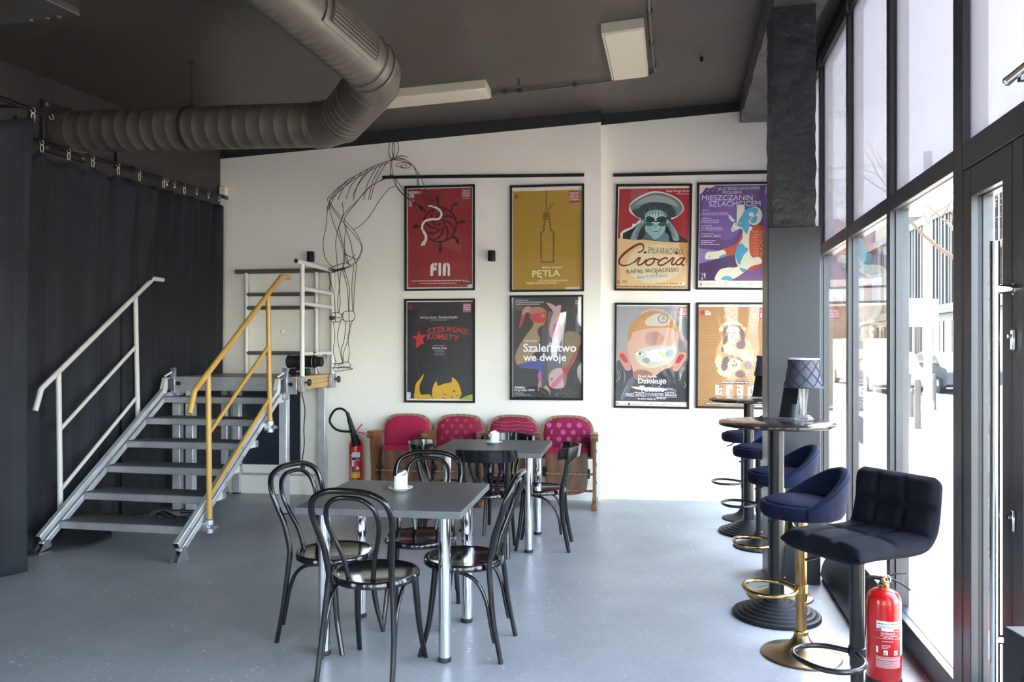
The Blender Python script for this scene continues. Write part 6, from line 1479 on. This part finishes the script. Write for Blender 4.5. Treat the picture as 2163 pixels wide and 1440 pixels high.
CARD = mat('black_menu_card', (.014, .013, .014), .35, noise=(9, .2))
def menu_holder(x, y, rot, label):
    t = thing('menu_holder', label, 'menu holder', (x, y, 1.1005), rot, 'clear menu holders')
    mb = MB(); M = Matrix.Rotation(rad(-17), 4, 'X')
    mb.bx(-.06, .06, -.06, .05, 0, .003, ACRYL)
    b = MB(); b.bx(-.06, .06, -.0015, .0015, 0, .115, ACRYL); mb.add(b.v, b.f, ACRYL, False, Matrix.Translation((0, .0, .003)) @ M); b2 = MB(); b2.bx(-.06, .06, -.0015, .0015, 0, .09, ACRYL); mb.add(b2.v, b2.f, ACRYL, False, Matrix.Translation((0, -.028, .003)) @ M); mb.bx(-.06, .06, -.030, .002, .003, .006, ACRYL); mb.build('stand', t)
    c = MB(); d = MB(); d.bx(-.05, .05, -.0025, .0015, 0, .215, CARD); c.add(d.v, d.f, CARD, False, Matrix.Translation((0, -.012, .008)) @ M); tag(c.build('menu_card', loc=t.location, rotz=rot), 'black menu card held in the ' + label, 'menu card', 'black menu cards')
    return t
menu_holder(1.625, 4.60, rad(-50), 'clear holder beside the lamp on the front bar table')
menu_holder(2.055, 6.52, rad(-50), 'clear holder on the far bar table beside the column')

# ------------------------------------------------------------------ fire extinguishers
LABEL = mat('extinguisher_label_red', (.50, .008, .014), .4)
def on_cyl(r, a0):
    """flat (x, z) wrapped on a cylinder, x measured along the skin"""
    return lambda x, z: V((r * math.sin(a0 + x / r), -r * math.cos(a0 + x / r), z))
def patch(mb, fn, x0, z0, x1, z1, m, n=12):
    mb.grid([[fn(x0 + (x1 - x0) * i / n, z) for z in (z0, z1)] for i in range(n + 1)], m)
e1 = thing('fire_extinguisher', 'red powder fire extinguisher on the floor by the glass front', 'fire extinguisher', (1.682, 3.535, 0), 0); e1.scale = (.93, .93, .93)
mb = MB(); mb.lathe([(0, .0), (.078, 0), (.0815, .004), (.0815, .035), (.079, .04)], RUBBER, (0, 0, 0), 40); mb.build('foot_ring', e1)
mb = MB(); mb.lathe([(.074, .03), (.079, .04), (.079, .375), (.079, .40), (.075, .425), (.064, .445), (.045, .458), (.026, .464), (.024, .472), (0, .472)], RED, (0, 0, 0), 48); mb.build('cylinder', e1)
mb = MB(); a0 = rad(10); f = on_cyl(.0796, a0); g = on_cyl(.0800, a0)
patch(mb, f, -.088, .105, .034, .305, LABEL); patch(mb, f, .037, .160, .088, .300, WHITE); patch(mb, g, -.082, .292, .028, .328, WHITE)
BLU = mat('blue_print', (.02, .03, .20), .5); GRN = mat('green_print', (.1, .4, .2), .5)
for i in range(13): patch(mb, on_cyl(.0802, a0), -.078 + i * .0078, .3115 + (.0005 * i if i < 8 else 0), -.072 + i * .0078, .317, BLU, 2)
for r_ in range(2):
    for i in range(16): patch(mb, on_cyl(.0802, a0), -.072 + i * .006, .302 - r_ * .006, -.068 + i * .006, .3045 - r_ * .006, BLU, 1)
patch(mb, g, -.060, .282, -.004, .292, WHITE); gg = on_cyl(.0803, a0)
mb.text('GAŚNICA', gg, (-.062, .264, .004, .279), WHITE, .02)
def small(mb, fn, x0, x1, z, h, m, seed):
    r = random.Random(seed); x = x0
    while x < x1:
        e_ = min(x1, x + r.uniform(1.5, 4) * h); patch(mb, fn, x, z, e_, z + h, m, 1); x = e_ + h * .7
small(mb, gg, -.066, .018, .257, .0028, WHITE, 1); small(mb, gg, -.050, -.008, .249, .004, WHITE, 2)
for z in (.2445, .157, .281): patch(mb, gg, -.086, z, .039, z + .0012, WHITE, 10)
for i, z in enumerate((.231, .212, .205, .198)): small(mb, gg, -.058, (-.005, -.018, -.024, -.03)[i], z, .0026, WHITE, 5 + i)
for x in (-.050, -.002): patch(mb, gg, x, .168, x + .019, .190, WHITE, 3); patch(mb, on_cyl(.0806, a0), x + .004, .172, x + .010, .180, LABEL, 2)
patch(mb, gg, -.084, .175, -.074, .205, WHITE, 2)
for i in range(11): small(mb, gg, -.084, .036, .152 - i * .0042 - (i > 2) * .002, .0018, WHITE, 20 + i)
for x0, z0, x1, z1 in ((-.086, .105, .039, .106), (-.086, .116, .039, .117), (-.086, .145, .039, .146)): patch(mb, gg, x0, z0, x1, z1, WHITE, 8)
for x in (.050, .057): patch(mb, gg, x, .175, x + .004, .188, GRN, 1)
mb.build('label', e1, fix=False)['label'] = 'red and white printed label'
mb = MB(); mb.lathe([(.02, .468), (.024, .474), (.024, .488), (.019, .492), (.019, .502), (0, .502)], BRASS, (0, 0, 0), 16); mb.box((0, 0, .512), (.034, .03, .026), BRASS, None, .004); mb.build('valve', e1)
mb = MB(); mb.tube(spline([(-.012, 0, .515), (.03, -.004, .528), (.07, -.006, .538), (.105, -.008, .540)], 5), .008, BLACKM, 8, flat=.5); mb.tube(spline([(.01, 0, .515), (.05, -.01, .505), (.085, -.016, .488), (.118, -.02, .462)], 5), .009, BLACKM, 8, flat=.55); mb.build('handle', e1)
mb = MB(); mb.tube([(.004 + .016 * math.cos(a), -.026, .516 + .016 * math.sin(a)) for a in [i * PI / 8 for i in range(17)]], .004, CHROME, 8); mb.build('safety_pin', e1)
mb = MB(); mb.tube(spline([(-.012, 0, .512), (-.05, .005, .517), (-.085, .01, .508), (-.105, .012, .48), (-.10, .015, .40), (-.098, .02, .30), (-.098, .02, .16)], 6), .0105, BLACKM, 10); mb.build('hose', e1)
# carbon dioxide extinguisher by the wall
q = onback(752, 1000, False, .11)
e2 = thing('fire_extinguisher', 'red fire extinguisher with a black horn standing against the back wall beside the cinema seats', 'fire extinguisher', (q.x, q.y, 0), BA)
mb = MB(); mb.lathe([(0, 0), (.060, 0), (.069, .008), (.069, .50), (.067, .54), (.058, .575), (.042, .60), (.026, .612), (0, .615)], RED, (0, 0, 0), 36); mb.build('cylinder', e2)
mb = MB(); f = on_cyl(.0698, rad(8)); f2 = on_cyl(.0702, rad(8)); f3 = on_cyl(.0705, rad(8))
patch(mb, f, -.062, .10, -.032, .435, WHITE, 3); patch(mb, f2, -.059, .104, -.035, .431, LABEL, 3); small(mb, f3, -.05, -.044, .2, .12, WHITE, 2)
patch(mb, f, -.030, .28, .055, .462, WHITE); 
patch(mb, f2, -.030, .388, .055, .412, BLACKM); small(mb, f3, .01, .045, .398, .005, WHITE, 4)
for i in range(4): small(mb, f2, -.026, .050, .452 - i * .010, .003, BLU, i)
patch(mb, f2, -.030, .282, .055, .384, LABEL); patch(mb, f3, -.028, .322, -.006, .380, WHITE, 3); patch(mb, f3, .018, .288, .042, .318, WHITE, 3); 
YEL = mat('yellow_print', (.70, .46, .02), .5)
patch(mb, f2, -.030, .270, .055, .281, BLACKM); patch(mb, f2, -.030, .205, .055, .268, YEL); small(mb, f3, -.02, .045, .252, .004, BLACKM, 3); patch(mb, f2, -.02, .175, .0, .185, WHITE)
mb.build('label', e2, fix=False)['label'] = 'red, white and yellow printed label'
mb = MB(); mb.lathe([(.024, .61), (.024, .65), (.018, .665), (0, .665)], BRASS, (0, 0, 0), 14); mb.tube([(.0, 0, .665), (.03, -.01, .70), (.07, -.02, .745)], .008, RED, 8, flat=.6); mb.tube([(.0, 0, .66), (.05, -.01, .662), (.10, -.02, .650)], .008, RED, 8, flat=.6); mb.build('handle', e2)
mb = MB(); mb.lathe([(.016, 0), (.018, -.01), (.018, -.05), (.024, -.08), (.024, -.12), (.030, -.2), (.045, -.34), (.048, -.35), (.040, -.345)], BLACKM, (0, 0, 0), 24, Matrix.Translation((-.062, -.085, .865)) @ Matrix.Rotation(rad(-17), 4, 'Y')); mb.build('horn', e2)
mb = MB(); mb.tube(spline([(-.060, -.085, .85), (-.085, -.085, .885), (-.14, -.08, .905), (-.20, -.07, .885), (-.25, -.05, .82), (-.255, -.05, .76), (-.20, -.05, .695), (-.12, -.05, .672), (-.04, -.04, .668), (0, 0, .655)], 7), .0115, BLACKM, 10); mb.build('hose', e2)

# ------------------------------------------------------------------ long low box along the sill and the loudspeaker by the door
BOXB = mat('black_wedge_paint', (.016, .017, .019), .35, noise=(8, .15))
mb = MB(); mb.prism([(-.205, .022), (-.19, .09), (-.10, .285), (-.03, .285), (-.012, .26), (-.012, .022)], 4.16, 5.22, BOXB, 'Y'); wd = mb.build('floor_monitor', loc=W0, rotz=WA)
tag(wd, 'long black wedge box lying on the floor along the window behind the quilted stool', 'speaker box')
for y in (4.22, 4.78, 5.15):
    for x in (-.185, -.04):
        mb = MB(); mb.lathe([(.016, 0), (.018, .004), (.016, .023)], RUBBER, (x, y, 0), 12); mb.build('foot', wd)
sk = thing('loudspeaker', 'black floor loudspeaker beside the glass door at the right edge', 'loudspeaker', (1.168, 1.86, 0), 0)
SPK = mat('black_speaker_cabinet', (.016, .016, .018), .42, noise=(6, .1))
mb = MB(); mb.bx(0, .34, -.42, 0, .02, .858, SPK, .004); mb.bx(.02, .32, -.40, -.02, 0, .022, RUBBER); mb.build('cabinet', sk)
def cone(name, y, z, R):
    mb = MB(); M = Matrix.Translation((-.001, y, z)) @ Matrix.Rotation(-PI / 2, 4, 'Y')
    mb.lathe([(R + .012, -.002), (R + .012, .006), (R, .008), (R - .004, .004), (R - .014, .009), (R - .026, .004), (R * .42, -.035), (R * .40, -.030), (R * .2, -.018), (0, -.014)], BLACKM, (0, 0, 0), 44, M); mb.build(name, sk)
cone('woofer', -.20, .70, .125); cone('tweeter', -.20, .50, .05)
# ------------------------------------------------------------------ the street outside
PAVE = mat('pale_pavement', (.60, .49, .38), .8, noise=(2, .08))
ROAD = mat('road_asphalt', (.22, .22, .22), .85, noise=(4, .1))
def slab(name, x0, x1, y0, y1, z, m, lab):
    mb = MB(); mb.bx(x0, x1, y0, y1, z - .1, z, m); struct(mb.build(name, loc=W0, rotz=WA), lab)
slab('ground', .15, 5.6, -14, 75, -.02, PAVE, 'sunlit pavement outside the windows')
mb = MB(); mb.bx(-12, -.25, -22, 2, -.12, -.02, PAVE); struct(mb.build('ground', loc=(-3.085, 8.25, 0), rotz=LA), 'unseen pavement outside the added left window')  # bright ground added out of view, outside the left fill window
slab('road', 5.6, 10.6, -14, 75, -.09, ROAD, 'street beyond the pavement')
slab('sidewalk', 10.6, 14, -14, 75, -.02, PAVE, 'far pavement')
# long building opposite with upright fins over a stone ground floor
FA = mat('building_pale_stone', (.115, .102, .083), .8, noise=(.8, .12)); FB = mat('building_dark_fins', (.026, .026, .027), .6); FG = mat('building_dark_windows', (.012, .013, .015), .15); FT = mat('building_grey_bands', (.06, .058, .057), .7)
bd = thing('building', 'long grey building with upright fins across the street', 'building', W0, WA)
mb = MB(); mb.bx(12.6, 20, 9, 60, -.1, 8.6, FT); mb.bx(12.45, 12.62, 9, 60, -.1, 3.3, FA); mb.build('wall', bd)
mb = MB(); mb.bx(12.2, 12.6, 9, 60, 3.3, 3.75, FT); mb.bx(12.2, 12.6, 9, 60, 8.3, 8.75, FA); mb.build('band', bd)
rnd = random.Random(8)
mb = MB(); y = 9.2
for i in range(100):
    d = rnd.uniform(.12, .32); mb.bx(12.25, 12.6, y, y + d, 3.75, 8.3, FB if i % 3 else FA); y += d + rnd.uniform(.18, .34)
    if y > 59.5: break
mb.build('fins', bd)
y = 9.8; k = 0
while y < 58:
    mb = MB(); mb.bx(12.40, 12.47, y, y + 1.1, .5, 2.9, FG); mb.bx(12.38, 12.41, y + .5, y + .58, .5, 2.9, FA); mb.build('window', bd); y += 1.9; k += 1
# second lower block nearer the far end with a painted mural-like patch of colours
b2 = thing('building', 'low red and teal painted building at the far end of the street', 'building', W0, WA)
mb = MB(); mb.bx(7.9, 20, 61, 78, -.1, 11, mat('mural_wall', (.12, .08, .07), .8, noise=(.5, .5))); mb.build('wall', b2)
mb = MB()
for i in range(26):
    c = ['mural_teal', 'mural_red', 'mural_cream', 'mural_violet'][i % 4]; col = [(.04, .11, .11), (.16, .04, .03), (.2, .17, .11), (.07, .055, .1)][i % 4]
    y0 = rnd.uniform(8.0, 17); z0 = rnd.uniform(2.5, 9.5); mb.bx(y0, y0 + rnd.uniform(.5, 1.6), 60.9, 61.02, z0, z0 + rnd.uniform(.5, 1.8), mat(c, col, .8))
mb.build('painted_patches', b2)
# sign post with a blank plate, bollards
POLE = mat('pale_grey_pole', (.45, .46, .48), .4, .3)
sg = thing('sign_post', 'pale street sign post seen through the window, back of its plate white', 'sign post', (9.05, 17.0, -.02), WA)
mb = MB(); mb.cyl((0, 0, 0), (0, 0, 5.8), .085, POLE); mb.cyl((0, 0, .0), (0, 0, .35), .12, POLE); mb.build('post', sg)
mb = MB(); mb.box((-.11, -.02, 2.3), (.02, .98, .62), mat('blank_white_sign', (.80, .80, .80), .5), (0, 0, rad(-55)), .005); mb.build('sign_plate', sg)
mb = MB(); 
for z in (1.35, .85, .35): mb.cyl((0, 0, z), (0, 0, z + .06), .10, mat('pole_clamp', (.7, .7, .7), .4))
mb.build('clamp', sg)
BOL = mat('dark_bollard', (.07, .06, .055), .6)
blab = ['bollard in front of the sign post, nearest to the window', 'bollard right of the sign post near the parked cars', 'bollard just left of the sign post', 'short pale bollard stump left of the sign post']
first_b = None
for i, (u, v, h) in enumerate(((1938, 905, .95), (1972, 866, .9), (1937 - 0 - 18, 862, .9), (1924, 880, .6))):
    Y = F * (CAMH + .02) / (v - HY); p = at(u, v, Y)
    if first_b is None:
        mb = MB(); mb.lathe([(0, 0), (.09, 0), (.09, .02), (.06, .03), (.055, .80), (.065, .82), (.065, .88), (.045, .93), (0, .95)], BOL, (0, 0, 0), 16); first_b = o = mb.build('bollard')
    else: o = first_b.copy(); COL.objects.link(o)
    o.location = (p.x, p.y, -.02); o.scale.z = h / .95
    tag(o, 'dark street ' + blab[i] if i < 3 else blab[i], 'bollard', 'street bollards')
# parked cars and a van
def vehicle(name, label, x, y, col, prof, win, L):
    t = thing(name, label, 'car', W0 + RW @ V((x, y, -.09)), WA)
    m = mat(name + '_paint_%d' % int(y), col, .3, coat=.5)
    mb = MB(); mb.prism([(a * L, b) for a, b in prof], -.85, .85, m, 'X'); mb.build('body', t)
    mb = MB(); mb.prism([(a * L, b) for a, b in win], -.862, .862, mat('car_glass', (.02, .022, .025), .08), 'X'); mb.build('windows', t)
    for yy in (.19 * L, .80 * L):
        for sx in (-.80, .80):
            mb = MB(); mb.cyl((sx - .1, yy, .31), (sx + .1, yy, .31), .31, RUBBER, seg=24); mb.cyl((sx - .11, yy, .31), (sx + .11, yy, .31), .18, CHROME, seg=16); mb.build('wheel', t)
CARP = [(0, .35), (0, .75), (.03, .88), (.16, .95), (.28, 1.36), (.36, 1.45), (.68, 1.45), (.78, 1.36), (.92, .98), (1, .90), (1, .35), (.9, .22), (.1, .22)]
CARW = [(.19, .97), (.295, 1.33), (.37, 1.39), (.66, 1.39), (.76, 1.31), (.87, .99)]
VANP = [(0, .35), (0, 1.0), (.08, 1.15), (.2, 1.9), (.27, 2.0), (1, 2.0), (1, .35), (.9, .25), (.1, .25)]
VANW = [(.12, 1.2), (.215, 1.82), (.38, 1.82), (.38, 1.2)]
vehicle('car', 'red parked car far down the street', 6.6, 42.5, (.20, .05, .05), CARP, CARW, 4.3)
vehicle('van', 'white and yellow van on the street beyond the window', 6.9, 34, (.30, .27, .16), VANP, VANW, 5.2)
vehicle('car', 'white car parked across from the sign post', 6.3, 28.5, (.40, .40, .40), CARP, CARW, 4.4)
vehicle('car', 'dark car on the street right of the sign post', 8.8, 29, (.05, .055, .065), CARP, CARW, 4.5)
# bare tree
BARK = mat('sunlit_bark', (.12, .075, .045), .8)
def grow(mb, p, d, L, r, lev, rnd):
    P = [p]; q = p.copy(); dd = d.copy(); n = 4
    for i in range(n):
        dd = (dd + V((rnd.uniform(-.22, .22), rnd.uniform(-.22, .22), rnd.uniform(-.12, .16)))).normalized(); q = q + dd * L / n; P.append(q.copy())
    mb.tube(P, [r * (1 - .45 * i / n) for i in range(n + 1)], BARK, 5 if lev > 1 else 8, caps=False)
    if lev >= 5: return
    for k in range(3 if lev < 3 else 2):
        b = P[-1] if k == 0 else P[rnd.randint(2, n)]
        nd = (dd + V((rnd.uniform(-.9, .9), rnd.uniform(-.9, .9), rnd.uniform(-.35, .6)))).normalized(); grow(mb, b, nd, L * rnd.uniform(.6, .8), r * .52, lev + 1, rnd)
tr = thing('street_tree', 'bare tree with thin branches outside the window', 'tree', (8.35, 14.2, -.02))
mb = MB(); mb.tube([(0, 0, 0), (.03, 0, 1.2), (.0, .05, 3.1)], [.11, .09, .06], BARK, 12); mb.build('trunk', tr)
mb = MB(); rnd = random.Random(12)
for k in range(5): grow(mb, V((0, .05, 3.0)), V((math.cos(k * 1.26) * .8, math.sin(k * 1.26) * .8, .55)).normalized(), 1.5, .042, 1, rnd)
mb.build('branches', tr)
